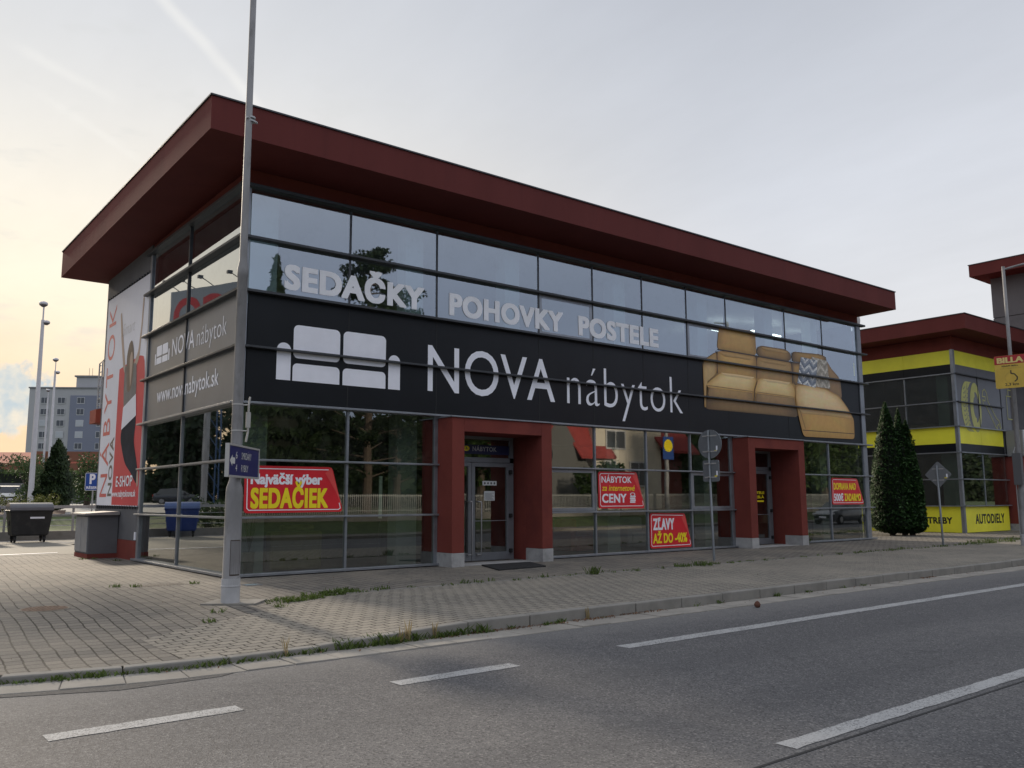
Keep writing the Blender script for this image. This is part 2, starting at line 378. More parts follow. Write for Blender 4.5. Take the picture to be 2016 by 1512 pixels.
def stroke(mb, pts, w, mp, off, closed=False):
    """a mitred band along a polyline"""
    P = [Vector(p) for p in pts]; N = len(P); L = []; Rr = []
    for i in range(N):
        a = P[i-1] if (i or closed) else None; b = P[(i+1) % N] if (i < N-1 or closed) else None
        if a is None: t = (b-P[i]).normalized(); nn = Vector((-t.y, t.x)); k_ = 1
        elif b is None: t = (P[i]-a).normalized(); nn = Vector((-t.y, t.x)); k_ = 1
        else:
            t1 = (P[i]-a).normalized(); t2 = (b-P[i]).normalized(); n1_ = Vector((-t1.y, t1.x)); n2_ = Vector((-t2.y, t2.x))
            nn = (n1_+n2_); nn = nn.normalized() if nn.length > .01 else n1_; k_ = 1/max(.4, nn.dot(n1_))
        L.append(P[i]+nn*w/2*k_); Rr.append(P[i]-nn*w/2*k_)
    for i in range(N if closed else N-1):
        j = (i+1) % N
        mb.poly([mp(*L[i], off), mp(*Rr[i], off), mp(*Rr[j], off), mp(*L[j], off)])

F = lambda u, v, t: (u, -t, v)            # street front of the shop: u to the right, v up, t out of the wall
G = lambda u, v, t: (-t, -u, v)           # its left side wall
F2 = lambda u, v, t: (u, .2-t, v)         # street front of the parts shop
G2 = lambda u, v, t: (32.04-t, -u, v)     # its left side

# ------------------------------------------------------------------ ground
def sm(t): t = max(0., min(1., t)); return t*t*(3-2*t)
def kerby(x): return -7.93 + (.14*(-3.2-x)**1.6 if x < -3.2 else 0)
def zf(x, y): return -.085*sm((-x+.3)/2.8)*sm((-3.6-y)/3.6)
RZ = -.15
road_m = asphalt()
struct(MB().box(-400, 500, -300, 400, -1.5, -.2).build('ground', dirtm))
mb = MB(); xs = [-60+i*1.0 for i in range(61)]+[0+i*4 for i in range(1, 46)]
for i in range(len(xs)-1):
    a, b = xs[i], xs[i+1]; mb.poly([(a, -17.4, RZ), (b, -17.4, RZ), (b, kerby(b)+.1 if b > -14 else 8, RZ), (a, kerby(a)+.1 if a > -14 else 8, RZ)])
struct(mb.build('road', road_m))
mb = MB()                                                           # an older strip of asphalt left along the gutter
mb.poly([(-9, kerby(-9)-.6, RZ+.004), (-5.2, kerby(-5.2)-.62, RZ+.004), (-4.2, -8.52, RZ+.004), (-3.3, -8.50, RZ+.004), (-3.05, -8.36, RZ+.004), (-9, kerby(-9)-.3, RZ+.004)])
struct(mb.build('asphalt_patch', mat('old_asphalt', (.075, .073, .072), .9, var=.3, vs=30, bump=.6, bs=120, dirt=((.19, .185, .175), 40, .6))))
pav_a = pavers('grey_pavers', .205, .168, (.205, .186, .160), (.140, .130, .116), (.028, .025, .021), rot=R(94), dustf=.40, msz=.011, dust=(.29, .255, .205))
pav_b = pavers('wavy_pavers', .20, .165, (.270, .245, .205), (.215, .198, .170), (.036, .032, .027), wave=.35, dustf=.35, msz=.012, dust=(.33, .295, .24))
xs = [-30, -20, -14, -13, -12, -11, -10]+[-9+.4*i for i in range(31)]+[4, 6, 10, 20, 40, 70, 110]
def sheet(name, ys, m, dz, x0=-99, x1=999):
    mb = MB(); X = [x for x in xs if x0 <= x <= x1]; n = len(ys(0)); vs = []
    for x in X: vs += [(x, y, zf(x, y)+dz) for y in ys(x)]
    fs = [(i*n+j, (i+1)*n+j, (i+1)*n+j+1, i*n+j+1) for i in range(len(X)-1) for j in range(n-1)]
    return mb.add(vs, fs).build(name, m)
def ya(x):
    k0 = kerby(max(x, -14))+.14
    return [k0+(12-k0)*t for t in (0, .03, .06, .09, .12, .16, .2, .25, .3, .36, .42, .5, .6, .75, 1)]
struct(sheet('pavement', ya, pav_a, 0))
def edgey(x): return -3.95 if x > .3 else (-3.95-(.3-x)*.62 if x > -3.4 else -9)
def yb(x):
    k0 = kerby(x)+.14; e = max(edgey(x), k0+.02)
    return [k0+(e-k0)*t/9 for t in range(10)]
struct(sheet('paved_strip', yb, pav_b, .004, -3.5, 999))
# edging kerb between the two pavings
mb = MB(); x = .4
while x < 70: mb.box(x, x+.995, -3.99, -3.91, -.05, .012); x += 1.0
struct(mb.build('edging', conc))
# kerb stones and gutter slabs, each stone a little out of line
def along(x):
    p = Vector((x, kerby(x))); t = Vector((1, (kerby(x+.01)-kerby(x-.01))/.02)).normalized(); return p, t
def row(name, m, y0, y1, z0, ztop, L, gap, x0, x1, jit, bev):
    mb = MB(); x = x0
    while x < x1:
        pa, ta = along(x+gap/2); pb, tb = along(x+L-gap/2); j = random.uniform(-jit, jit); jz = random.uniform(-jit, jit)*.5; je = random.uniform(-jit, jit)*.5
        na, nb = Vector((-ta.y, ta.x)), Vector((-tb.y, tb.x)); V = []
        for z, sh in ((z0, 0), (None, 0)):
            for p, n_, w, e in ((pa, na, y0, 0), (pb, nb, y0, je), (pb, nb, y1, je), (pa, na, y1, 0)):
                q = p+n_*(w+j); V.append((q.x, q.y, (z if z is not None else ztop(q.x, q.y)+jz+e)))
        mb.add(V, [(0, 3, 2, 1), (4, 5, 6, 7), (0, 1, 5, 4), (1, 2, 6, 5), (2, 3, 7, 6), (3, 0, 4, 7)]); x += L
    return struct(mb.build(name, m, bevel=bev))
row('kerb', conc, 0, .15, -.4, lambda x, y: zf(x, y)+.008, 1.0, .014, -14, 90, .009, .014)
row('gutter', gut, -.47, -.012, -.4, lambda x, y: RZ+.012, .5, .010, -14, 90, .008, .006)
struct(MB().box(-60, 150, -17.55, -17.4, -.5, -.02).build('kerb', conc))
struct(MB().box(-60, 150, -19.8, -17.55, -.5, -.03).build('pavement', pav_a))

# road markings
def mark(x0, x1, y, w, ragged=True):
    mb = MB(); n = max(2, int((x1-x0)/.12)); z = RZ+.004
    ea = [random.uniform(-.008, .008) for _ in range(n+1)]; eb = [random.uniform(-.008, .008) for _ in range(n+1)]
    for i in range(n):
        a, b = x0+(x1-x0)*i/n, x0+(x1-x0)*(i+1)/n
        mb.poly([(a, y-w/2+ea[i], z), (b, y-w/2+ea[i+1], z), (b, y+w/2+eb[i+1], z), (a, y+w/2+eb[i], z)])
    return struct(mb.build('lane_marking', roadw))
for a in (-7.93, -5.03, -2.19): mark(a, a+1.4, -9.83, .2)
mark(.79, 80, -9.80, .21)
mark(-1.2, 3.3, -13.24, .16); mark(-9, -4.6, -13.24, .16); mark(6.5, 11, -13.24, .16)
struct(MB().box(-40, 80, -13.41, -13.385, RZ, RZ+.003).build('road_joint', black))

# ------------------------------------------------------------------ furniture shop
shop = thing('furniture_shop', (0, 0, 0), 'two storey glass fronted furniture shop with dark red flat roof and black lettered band', 'building')
Z = [.04, 1.17, 2.32, 3.47, 4.62, 5.775, 6.90, 7.98]
XU = [.14, 2.44, 4.76, 7.96, 9.93, 11.93, 13.91, 15.84, 19.08, 21.37, 23.74]
YS = [.14, 3.40, 6.32]
XE = 23.98
# walls
mb = MB(); mb.box(0, .2, 6.52, 11.0, .5, 8.35); mb.build('side_wall', grey, shop)
mb = MB(); mb.box(-.02, .2, 6.52, 11.0, -.1, .497); mb.build('wall_base', red, shop)
mb = MB(); mb.box(.06, XE-.02, .05, .3, 8.0, 8.42); mb.box(.05, .3, .302, 6.52, 8.0, 8.36); mb.build('wall_band', red, shop)
mb = MB(); mb.box(XE-.22, XE-.02, .32, 11, -.1, 8.34); mb.box(.2, XE-.22, 10.8, 11.0, -.1, 8.3); mb.build('rear_wall', grey, shop)
# roof: a slab with its underside falling gently to the back
def rz(y): return 8.41-.0165*(y+1.4)
def rt_(y): return 9.06-.0065*(y+1.4)
mb = MB(); x0, x1, y0, y1 = -1.255, 24.12, -1.4, 11.36
V = [(x, y, f_(y)) for f_ in (rz, rt_) for x, y in ((x0, y0), (x1, y0), (x1, y1), (x0, y1))]
mb.add(V, [(0, 3, 2, 1), (4, 5, 6, 7), (0, 1, 5, 4), (1, 2, 6, 5), (2, 3, 7, 6), (3, 0, 4, 7)])
rf = mb.build('roof', fasc, shop)
mb = MB()
for (xa, ya_, xb, yb_) in ((x0-.02, y0-.03, x1+.02, y0+.06), (x0-.03, y0-.02, x0+.06, y1), (x1-.06, y0, x1+.03, y1), (x0, y1-.06, x1, y1+.03)):
    V = [(x, y, rt_(y)+h) for h in (.003, .033) for x, y in ((xa, ya_), (xb, ya_), (xb, yb_), (xa, yb_))]
    mb.add(V, [(0, 3, 2, 1), (4, 5, 6, 7), (0, 1, 5, 4), (1, 2, 6, 5), (2, 3, 7, 6), (3, 0, 4, 7)])
mb.build('roof_flashing', alud, rf)
# joints between the fascia panels are narrow grooves covered with a fine strip
# corner posts
mb = MB(); mb.box(-.02, .115, -.02, .115, 0, 8.0); mb.build('corner_post', alu, shop, bevel=.006)
mb = MB(); mb.box(23.72, XE, -.03, .14, 0, 8.0); mb.build('corner_post', alu, shop, bevel=.006)
mb = MB(); mb.box(-.03, .14, 6.36, 6.515, 0, 8.0); mb.build('corner_post', alu, shop, bevel=.006)
# panes
def pane(u0, u1, v0, v1, m, mp, parent=shop, name='window_pane', t=-.016):
    a = R(random.uniform(-.05, .05)); b = R(random.uniform(-.05, .05))
    cu, cv = (u0+u1)/2, (v0+v1)/2
    mb = MB(); f = lambda u, v, tt: mp(u, v, tt+(u-cu)*math.tan(a)+(v-cv)*math.tan(b))
    mb.poly([f(u, v, t) for u, v in ((u0, v0), (u1, v0), (u1, v1), (u0, v1))]); return mb.build(name, m, parent)
def spandrel(u0, u1, v0, v1, mp, parent=shop):
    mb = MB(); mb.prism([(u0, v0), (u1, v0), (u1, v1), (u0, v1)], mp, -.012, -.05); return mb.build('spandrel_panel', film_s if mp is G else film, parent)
def frame_bars(mb, u0, u1, v0, v1, w, mp, t0, t1):
    for a, b, c, d_ in ((u0, u1, v0, v0+w), (u0, u1, v1-w, v1), (u0, u0+w, v0+w, v1-w), (u1-w, u1, v0+w, v1-w)):
        mb.prism([(a, c), (b, c), (b, d_), (a, d_)], mp, t0, t1)
def casement(u0, u1, v0, v1, mp, gm, parent=shop):
    mb = MB(); frame_bars(mb, u0+.03, u1-.03, v0+.03, v1-.03, .085, mp, -.03, -.006 if v0 > 3 else .012); o = mb.build('window', alu, parent, bevel=.003)
    pane(u0+.11, u1-.11, v0+.11, v1-.11, gm, mp, o, 'pane', -.014)
    return o
g = .0
for i in range(len(XU)-1):
    a, b = XU[i], XU[i+1]
    pane(a, b, Z[6], Z[7], gl_up, F)
    if i in (3, 6): casement(a, b, Z[5], Z[6], F, gl_up)
    else: pane(a, b, Z[5], Z[6], gl_up, F)
    for j in (3, 4): spandrel(a+.004, b-.004, Z[j]+.004, Z[j+1]-.004, F)
lower = [(.14, 2.46), (2.46, 4.77), (7.85, 9.91), (9.91, 11.95), (11.95, 13.88), (13.88, 15.86), (18.93, 21.38), (21.38, 23.74)]
for a, b in lower:
    for j in range(3):
        if j == 1 and (a in (7.85, 13.88)): casement(a, b, Z[1], Z[2], F, gl_lo)
        else: pane(a, b, Z[j], Z[j+1], gl_lo, F)
for a, b in ((-YS[1], -YS[0]), (-YS[2], -YS[1])):
    for j in range(7):
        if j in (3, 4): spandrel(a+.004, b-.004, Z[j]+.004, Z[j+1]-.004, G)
        else: pane(a, b, Z[j], Z[j+1], gl_up if j > 4 else gl_lo, G)
# mullions
def mullion(u, v0, v1, mp, parent=shop, w=.05):
    mb = MB(); mb.prism([(u-w/2, v0), (u+w/2, v0), (u+w/2, v1), (u-w/2, v1)], mp, -.09, -.006 if v0 > 5 else .022); mb.build('mullion', alud if v0 > 3 else alu, parent)
for u in XU[1:-1]: mullion(u, Z[5]+.01, Z[7], F)
for u in XU[1:-1]:
    mb = MB(); mb.prism([(u-.012, Z[3]), (u+.012, Z[3]), (u+.012, Z[5]), (u-.012, Z[5])], F, -.03, -.008); mb.build('panel_joint', black, shop)
for u in (2.46, 9.91, 11.95, 13.88, 21.38): mullion(u, 0, Z[3], F)
for u in (4.77, 7.87, 15.84, 18.93):
    mullion(u, 0, Z[3], F, w=.11)
mullion(-YS[1], 0, Z[3], G); mullion(-YS[1], Z[3], Z[7], G)
# fins: the long horizontal bars, round the corner and on along the side
def fin(v, proj, th, m, segs, side=True, e=.0):
    for a, b in segs:
        mb = MB(); mb.prism([(a, v-th/2), (b, v-th/2), (b, v+th/2), (a, v+th/2)], F, -.05, proj); mb.build('fin', m, shop, bevel=.005)
    if side:
        mb = MB(); mb.prism([(-6.62, v-th/2), (.02 if m is None else -.02, v-th/2), (-.02, v+th/2), (-6.62, v+th/2)], G, -.05, proj); mb.build('fin', m, shop, bevel=.005)
full = [(-.14, 24.2)]
fin(Z[7]+.03, .13, .07, alud, full); fin(Z[6], .14, .055, alud, full); fin(Z[5], .14, .055, alud, full)
fin(Z[4], .12, .045, alud, full); fin(Z[3], .15, .045, alu, full)
fin(Z[2], .10, .04, alu, [(-.1, 4.8), (7.84, 15.9), (18.9, 24.2)]); fin(Z[1], .10, .04, alu, [(-.1, 4.8), (7.84, 15.9), (18.9, 24.2)])
fin(Z[0]+.005, .12, .05, alu, [(-.12, 4.8), (7.84, 15.9), (18.9, 24.2)])
mb = MB(); mb.box(.02, XE, .0, .06, -.1, .012); mb.box(.0, .05, .06, 6.5, -.1, .012); mb.build('base_strip', black, shop)
# floor slab, floors, ceiling, rear of the showroom
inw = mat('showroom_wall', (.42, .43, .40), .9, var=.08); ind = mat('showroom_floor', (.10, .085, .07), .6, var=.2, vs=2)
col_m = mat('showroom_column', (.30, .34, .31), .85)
mb = MB(); mb.box(.25, XE-.25, .2, 10.7, -.1, .02); mb.build('floor', ind, shop)
mb = MB(); mb.box(.25, XE-.25, .12, 10.7, 3.55, 5.6); mb.build('floor_slab', mat('slab_soffit', (.25, .25, .25), .9), shop)
mb = MB(); mb.box(.25, XE-.25, .32, 10.7, 8.05, 8.2); mb.build('ceiling', mat('ceiling_board', (.55, .56, .56), .9), shop)
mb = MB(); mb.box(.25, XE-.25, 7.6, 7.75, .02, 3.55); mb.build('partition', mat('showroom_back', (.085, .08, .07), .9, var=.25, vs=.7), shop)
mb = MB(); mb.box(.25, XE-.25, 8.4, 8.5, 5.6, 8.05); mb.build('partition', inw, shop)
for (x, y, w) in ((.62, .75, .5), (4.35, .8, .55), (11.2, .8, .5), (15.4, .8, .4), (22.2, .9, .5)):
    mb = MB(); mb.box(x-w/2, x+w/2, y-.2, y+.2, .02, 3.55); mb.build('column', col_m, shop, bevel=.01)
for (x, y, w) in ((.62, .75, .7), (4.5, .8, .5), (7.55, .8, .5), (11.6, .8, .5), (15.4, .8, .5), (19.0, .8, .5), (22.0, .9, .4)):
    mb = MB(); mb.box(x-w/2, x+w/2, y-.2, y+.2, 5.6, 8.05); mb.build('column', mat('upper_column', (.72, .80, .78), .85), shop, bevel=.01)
tubem = emit('lit_tube', (.95, 1, .93), 5.5)
for (xa, ya_, xb, yb_) in ((19.9, 1.9, 21.7, 1.9), (18.5, 2.6, 19.7, 2.6), (22.5, 2.2, 23.5, 2.2), (19.0, 4.2, 20.2, 4.2)):
    mb = MB(); mb.box(xa, xb, ya_, ya_+.07, 7.6, 7.66); mb.build('tube_light', tubem, shop)
# black band: sofa sign and lettering
mb = MB()
for (u0, u1, v0, v1, r, cc) in ((1.15, 2.235, 4.485, 5.20, .11, (1, 1, 1, 1)), (2.315, 3.385, 4.485, 5.20, .11, (1, 1, 1, 1)),
        (1.145, 2.235, 4.0, 4.375, .10, (0, 0, 1, 1)), (2.31, 3.385, 4.0, 4.375, .10, (0, 0, 1, 1))):
    P = rrect(u0, u1, v0, v1, r, 5, cc); mb.poly([F(u, v, -.006) for u, v in P])
for (u0, u1) in ((.785, 1.10), (3.455, 3.765)):
    P = rrect(u0, u1, 4.0, 4.79, .155, 8, (0, 0, 1, 1)); mb.poly([F(u, v, -.006) for u, v in P])
mb.build('sofa_emblem', white, shop)
letters(MB(), 'NOVA', 4.52, 8.50, 4.05, 5.13, F, -.006, .004, 1.02).build('lettering', white, shop)
letters(MB(), 'nábytok', 8.93, 13.61, 4.03, 5.13, F, -.006, -.012, 1.06, ref=ASC).build('lettering', white, shop)
for s_, a, b in (('SEDAČKY', .9, 4.40), ('POHOVKY', 5.12, 8.82), ('POSTELE', 9.38, 12.61)):
    letters(MB(), s_, a, b, 5.965, 6.455, F, -.004, .052, 1.10).build('lettering', letw, shop)
# side wall film
mb = MB()
for (u0, u1, v0, v1, r, cc) in ((-5.68, -5.25, 5.14, 5.40, .04, (1, 1, 1, 1)), (-5.21, -4.77, 5.14, 5.40, .04, (1, 1, 1, 1)),
        (-5.68, -5.25, 4.94, 5.10, .04, (0, 0, 1, 1)), (-5.21, -4.77, 4.94, 5.10, .04, (0, 0, 1, 1)), (-5.81, -5.72, 4.94, 5.23, .044, (0, 0, 1, 1)), (-4.73, -4.63, 4.94, 5.23, .048, (0, 0, 1, 1))):
    mb.poly([G(u, v, -.006) for u, v in rrect(u0, u1, v0, v1, r, 5, cc)])
mb.build('sofa_emblem', white, shop)
letters(MB(), 'NOVA', -4.44, -2.83, 4.99, 5.42, G, -.006, .004, 1.02).build('lettering', white, shop)
letters(MB(), 'nábytok', -2.66, -.82, 4.98, 5.42, G, -.006, -.012, 1.06, ref=ASC).build('lettering', white, shop)
letters(MB(), 'www.novanabytok.sk', -5.48, -1.17, 3.95, 4.32, G, -.006, .008, 1.02, ref=ASC).build('lettering', white, shop)

# printed sofa on the right half of the band
def col_poly(V, Fc, C, pts, ce, ci, off, gx=.0, gy=.0):
    """an outline of the print, lighter in its upper middle and darker at the rim and foot"""
    P = roundpoly(pts, .16, 3); n = len(P); cx = sum(p[0] for p in P)/n; lo_ = min(p[1] for p in P); hi_ = max(p[1] for p in P); cy = (lo_+hi_)/2
    b = len(V); K = (1., .93, .84, .66, .4)
    def tone(u, v, kk):
        t = (v-lo_)/max(.01, hi_-lo_); f = (1-kk)/.6; q = min(1, f*1.6)*(.35+.65*t)
        return tuple((e+(i_-e)*q)*(1+random.uniform(-.05, .05)) for e, i_ in zip(ce, ci))
    for kk in K:
        for u, v in P:
            uu, vv = cx+(u-cx)*kk, cy+(v-cy)*kk; V.append(F(uu, vv, off)); C.append(tone(uu, vv, kk))
    V.append(F(cx, cy, off)); C.append(tone(cx, cy, .4))
    for r_ in range(len(K)-1):
        for i in range(n): Fc.append((b+r_*n+i, b+r_*n+(i+1) % n, b+(r_+1)*n+(i+1) % n, b+(r_+1)*n+i))
    e = b+(len(K)-1)*n
    for i in range(n): Fc.append((e+i, e+(i+1) % n, b+len(K)*n))
tan_e, tan_i = (.40, .215, .055), (.80, .47, .13); hi = (1., .78, .38); sh = (.13, .072, .025); md = (.60, .34, .09)
shapes = [  # outline, edge tone, inner tone, order
 ([(14.72, 5.81), (15.35, 6.13), (17.4, 6.17), (19.4, 6.17), (21.6, 6.3), (22.43, 5.72), (22.48, 4.9), (19.5, 4.3), (14.62, 4.3), (14.6, 5.67)], sh, md),
 ([(14.62, 4.60), (19.6, 4.60), (19.6, 4.27), (14.66, 4.25)], sh, (.40, .24, .09)),
 ([(15.48, 6.95), (17.38, 7.0), (17.40, 6.19), (15.34, 6.19)], tan_e, tan_i),
 ([(17.46, 6.47), (17.68, 6.56), (19.06, 6.58), (19.35, 6.48), (19.4, 6.28), (19.21, 6.17), (17.55, 6.19), (17.41, 6.28)], sh, md),
 ([(19.46, 6.55), (21.23, 6.63), (21.55, 6.57), (21.61, 6.42), (20.3, 6.22), (19.42, 6.19)], sh, md),
 ([(15.35, 6.14), (15.89, 6.17), (17.37, 6.16), (17.33, 5.38), (16.47, 5.36), (15.32, 5.36)], tan_e, tan_i),
 ([(17.41, 6.15), (19.37, 6.14), (19.35, 5.38), (17.37, 5.36)], tan_e, (.58, .36, .135)),
 ([(19.41, 6.14), (20.4, 6.19), (20.3, 5.3), (19.41, 5.40)], sh, md),
 ([(14.72, 5.79), (15.31, 6.11), (15.29, 5.42), (14.90, 5.18), (14.75, 5.03), (14.70, 4.3), (14.62, 4.3), (14.61, 5.6)], tan_e, (.68, .45, .19)),
 ([(14.9, 4.99), (17.05, 4.95), (17.12, 4.63), (14.78, 4.63)], (.30, .175, .07), (.50, .31, .115)),
 ([(17.3, 4.95), (19.45, 4.93), (19.5, 4.62), (17.22, 4.63)], (.26, .15, .06), (.46, .28, .105)),
 ([(14.74, 5.03), (15.44, 5.44), (16.05, 5.47), (17.11, 5.46), (17.35, 5.38), (17.2, 5.12), (17.12, 4.93), (14.80, 4.93)], md, hi),
 ([(17.26, 5.16), (17.42, 5.40), (17.6, 5.45), (18.74, 5.46), (19.32, 5.41), (19.52, 5.2), (19.47, 4.92), (17.2, 4.93)], md, hi),
 ([(21.51, 6.5), (21.86, 6.17), (22.33, 5.9), (22.43, 5.72), (22.48, 5.11), (21.62, 5.3), (21.63, 6.08)], (.24, .14, .06), (.42, .25, .10)),
 ([(19.53, 5.4), (20.35, 5.45), (21.4, 5.40), (22.26, 5.21), (22.79, 4.82), (23.2, 4.41), (23.18, 3.66), (19.88, 3.62), (19.64, 4.33), (19.51, 4.9)], (.46, .25, .065), (.78, .46, .125)),
 ([(19.60, 5.36), (20.35, 5.42), (21.4, 5.36), (22.2, 5.17), (22.75, 4.80), (23.12, 4.43), (21.5, 4.46), (19.78, 4.44), (19.56, 4.9)], (.66, .42, .16), (1., .76, .42)),
]
V = []; Fc = []; C = []
for i, (pts, ce, ci) in enumerate(shapes): col_poly(V, Fc, C, pts, ce, ci, -.0055+.0011*i)
def sline(pts, w, c, off):
    mb = MB(); stroke(mb, pts, w, F, off); b = len(V); V.extend(mb.v); C.extend([c]*len(mb.v)); Fc.extend([[b+i for i in f] for f in mb.f])
sline([(19.86, 3.84), (23.17, 3.86)], .025, (.06, .035, .015), .0105)
sline([(17.37, 5.34), (17.22, 5.05), (17.16, 4.66)], .03, (.07, .04, .018), .0105)
sline([(14.76, 4.98), (15.1, 4.99), (17.1, 4.97)], .02, (.25, .15, .06), .0105); sline([(17.3, 4.97), (19.4, 4.95)], .02, (.25, .15, .06), .0105)
sline([(17.385, 6.15), (17.345, 5.42)], .025, (.07, .04, .018), .0105); sline([(19.385, 6.5), (19.38, 5.42)], .03, (.06, .035, .015), .0105)
sline([(15.32, 6.14), (15.30, 5.42)], .03, (.08, .045, .02), .0105); sline([(15.4, 6.185), (17.36, 6.18), (19.36, 6.16), (21.4, 6.2)], .035, (.06, .035, .016), .0105)
for (x0_, x1_, y_, c_) in ((15.5, 17.2, 5.44, (.92, .66, .33)), (17.7, 19.25, 5.43, (.92, .66, .33)), (15.6, 17.25, 6.93, (.72, .46, .18)), (15.5, 17.2, 6.08, (.62, .37, .12)), (17.6, 19.2, 6.07, (.55, .33, .105)), (17.7, 19.2, 6.5, (.60, .36, .12))):
    for q_ in range(5): sline([(x0_+.05*q_, y_-.018*q_), ((x0_+x1_)/2, y_+.012-.018*q_), (x1_-.05*q_, y_-.018*q_)], .018, tuple(x*(1-.07*q_) for x in c_), .0103+.0001*q_)
sline([(19.62, 4.9), (19.78, 4.44), (20.02, 3.9)], .05, (.30, .165, .05), .0104); sline([(19.85, 4.43), (21.5, 4.44), (23.1, 4.40)], .03, (.50, .30, .10), .0104)
# patterned cushions of the print
def cushion(q4, cols, seed, off):
    rnd = random.Random(seed); a, b_, c_, d_ = [Vector(p) for p in q4]; N, M_ = 16, 20
    for i in range(N):
        for j in range(M_):
            def pt(s, t): return (a*(1-s)+b_*s)*(1-t)+(d_*(1-s)+c_*s)*t
            zz = (j+(abs((i % 8)-4)))//2 % 3
            col = cols[zz]; f = rnd.uniform(.75, 1.2); b0 = len(V)
            for s, t in ((i/N, j/M_), ((i+1)/N, j/M_), ((i+1)/N, (j+1)/M_), (i/N, (j+1)/M_)): V.append(F(*pt(s, t), off)); C.append(tuple(x*f for x in col))
            Fc.append((b0, b0+1, b0+2, b0+3))
cushion([(20.6, 6.48), (21.6, 6.42), (21.72, 5.42), (20.80, 5.42)], [(.42, .37, .29), (.60, .55, .46), (.34, .30, .23)], 3, .011)
cushion([(19.95, 6.40), (20.98, 6.38), (20.78, 5.38), (19.66, 5.46)], [(.17, .20, .25), (.72, .71, .69), (.30, .33, .38)], 5, .0122)
me = bpy.data.meshes.new('sofa_picture'); me.from_pydata(V, [], Fc); ca = me.color_attributes.new('print', 'FLOAT_COLOR', 'POINT')
for i, c in enumerate(C): ca.data[i].color = (*c, 1)
me.materials.append(printed('printed_film')); o = bpy.data.objects.new('sofa_picture', me); COL.objects.link(o); o.parent = shop; o['_w'] = (0, 0, 0)

# entrance portals
doorframe = mat('door_aluminium', (.20, .21, .23), .45, .4, var=.08)
def portal(dx, second=False):
    M = lambda u, v, t: F(u+dx, v, t)
    mb = MB()
    def bx(u0, u1, v0, v1, t0, t1): mb.prism([(u0, v0), (u1, v0), (u1, v1), (u0, v1)], M, t0, t1)
    bx(4.80, 5.14, .312, 3.40, -.55, .62); bx(7.49, 7.82, .312, 3.40, -.03, .62); bx(7.49, 7.82, -.1, 3.40, -.55, -.031); bx(5.14, 7.49, 3.075, 3.40, -.55, .62)
    p = mb.build('entrance_portal', red, shop, bevel=.008)
    mb = MB(); bx(4.79, 5.145, -.1, .31, -.02, .63); mb.build('plinth', plinth, p, bevel=.006)
    mb = MB(); bx(7.492, 7.83, -.1, .31, -.028, .63); mb.build('plinth', plinth, p, bevel=.006)
    mb = MB(); bx(4.76, 7.86, 3.402, 3.425, .1, .66); mb.build('flashing', alu, p)
    # a dark sheet lines the reveal's foot; the threshold
    mb = MB(); bx(5.14, 7.49, -.1, .015, -.55, .5); mb.build('threshold', plinth, p)
    # door set
    D = lambda u, v, t: F(u+dx, v, t-.43)
    mb = MB()
    for a, b, c, e in ((5.14, 7.40, 3.0, 3.075), (5.14, 7.40, 2.43, 2.55), (7.29, 7.40, .02, 3.0), (5.14, 5.2, .02, 3.0)):
        mb.prism([(a, c), (b, c), (b, e), (a, e)], D, -.05, .03)
    fr = mb.build('door_frame', doorframe, p)
    pane(5.2, 7.29, 2.55, 3.0, gl_lo, D, fr, 'transom_pane', 0)
    for (a, b, hand) in ((5.21, 6.075, 0), (6.085, 7.285, 1)):
        mb = MB(); frame_bars(mb, a, b, .03, 2.42, .10, D, -.03, .04)
        mb.prism([(a+.1, .13), (b-.1, .13), (b-.1, .22), (a+.1, .22)], D, -.03, .04); dr = mb.build('door', doorframe, p, bevel=.004)
        pane(a+.1, b-.1, .22, 2.32, gl_lo, D, dr, 'pane', 0)
        hx = a+.22 if hand else b-.05
        mb = MB(); mb.tube([D(hx-.08, 1.46, .04), D(hx-.08, 1.46, .11), D(hx, 1.46, .13), D(hx, 1.44, .14), D(hx, .2, .14), D(hx, .18, .13), D(hx-.08, .18, .11), D(hx-.08, .18, .04)], .016, 8); mb.build('handle', galv, dr, smooth=True)
        if hand:
            mb = MB()
            for zz in (2.2, 1.11, .24): mb.prism(rrect(b-.05, b+.03, zz-.05, zz+.05, .02), D, .041, .10)
            mb.build('hinge', black, dr)
            mb = MB(); mb.prism([(a+.10, .98), (b-.1, .98), (b-.1, 1.0), (a+.1, 1.0)], D, .006, .03); mb.build('push_bar', alu, dr)
    return p, fr, D
p1, fr1, D1 = portal(0)
p2, fr2, D2 = portal(11.10, True)
# sticker strip above the first door, notices on its glass
navy = mat('navy_film', (.012, .018, .075), .5)
mb = MB(); mb.poly([D1(u, v, .013) for u, v in ((5.25, 2.63), (7.27, 2.63), (7.27, 2.86), (5.25, 2.86))]); s_ = mb.build('name_strip', navy, fr1)
letters(MB(), 'NÁBYTOK', 6.12, 6.87, 2.71, 2.815, D1, .016, .02, 1.1).build('lettering', mat('grey_letters', (.42, .43, .46), .5), s_)
mb = MB(); mb.poly([D1(5.93+.10*math.cos(R(a)), 2.765+.065*math.sin(R(a)), .016) for a in range(0, 360, 20)]); mb.build('emblem', yel, s_)
letters(MB(), 'A', 5.905, 5.965, 2.735, 2.795, D1, .019, .02).build('lettering', navy, s_)
paper = mat('paper', (.6, .62, .62), .7)
mb = MB(); mb.poly([D1(u, v, .012) for u, v in ((6.48, 1.485), (6.81, 1.485), (6.81, 1.72), (6.48, 1.72))])
mb.poly([D1(u, v, .012) for u, v in ((6.43, 1.86), (6.87, 1.86), (6.87, 1.97), (6.43, 1.97))]); no = mb.build('notice', paper, p1)
mb = MB()
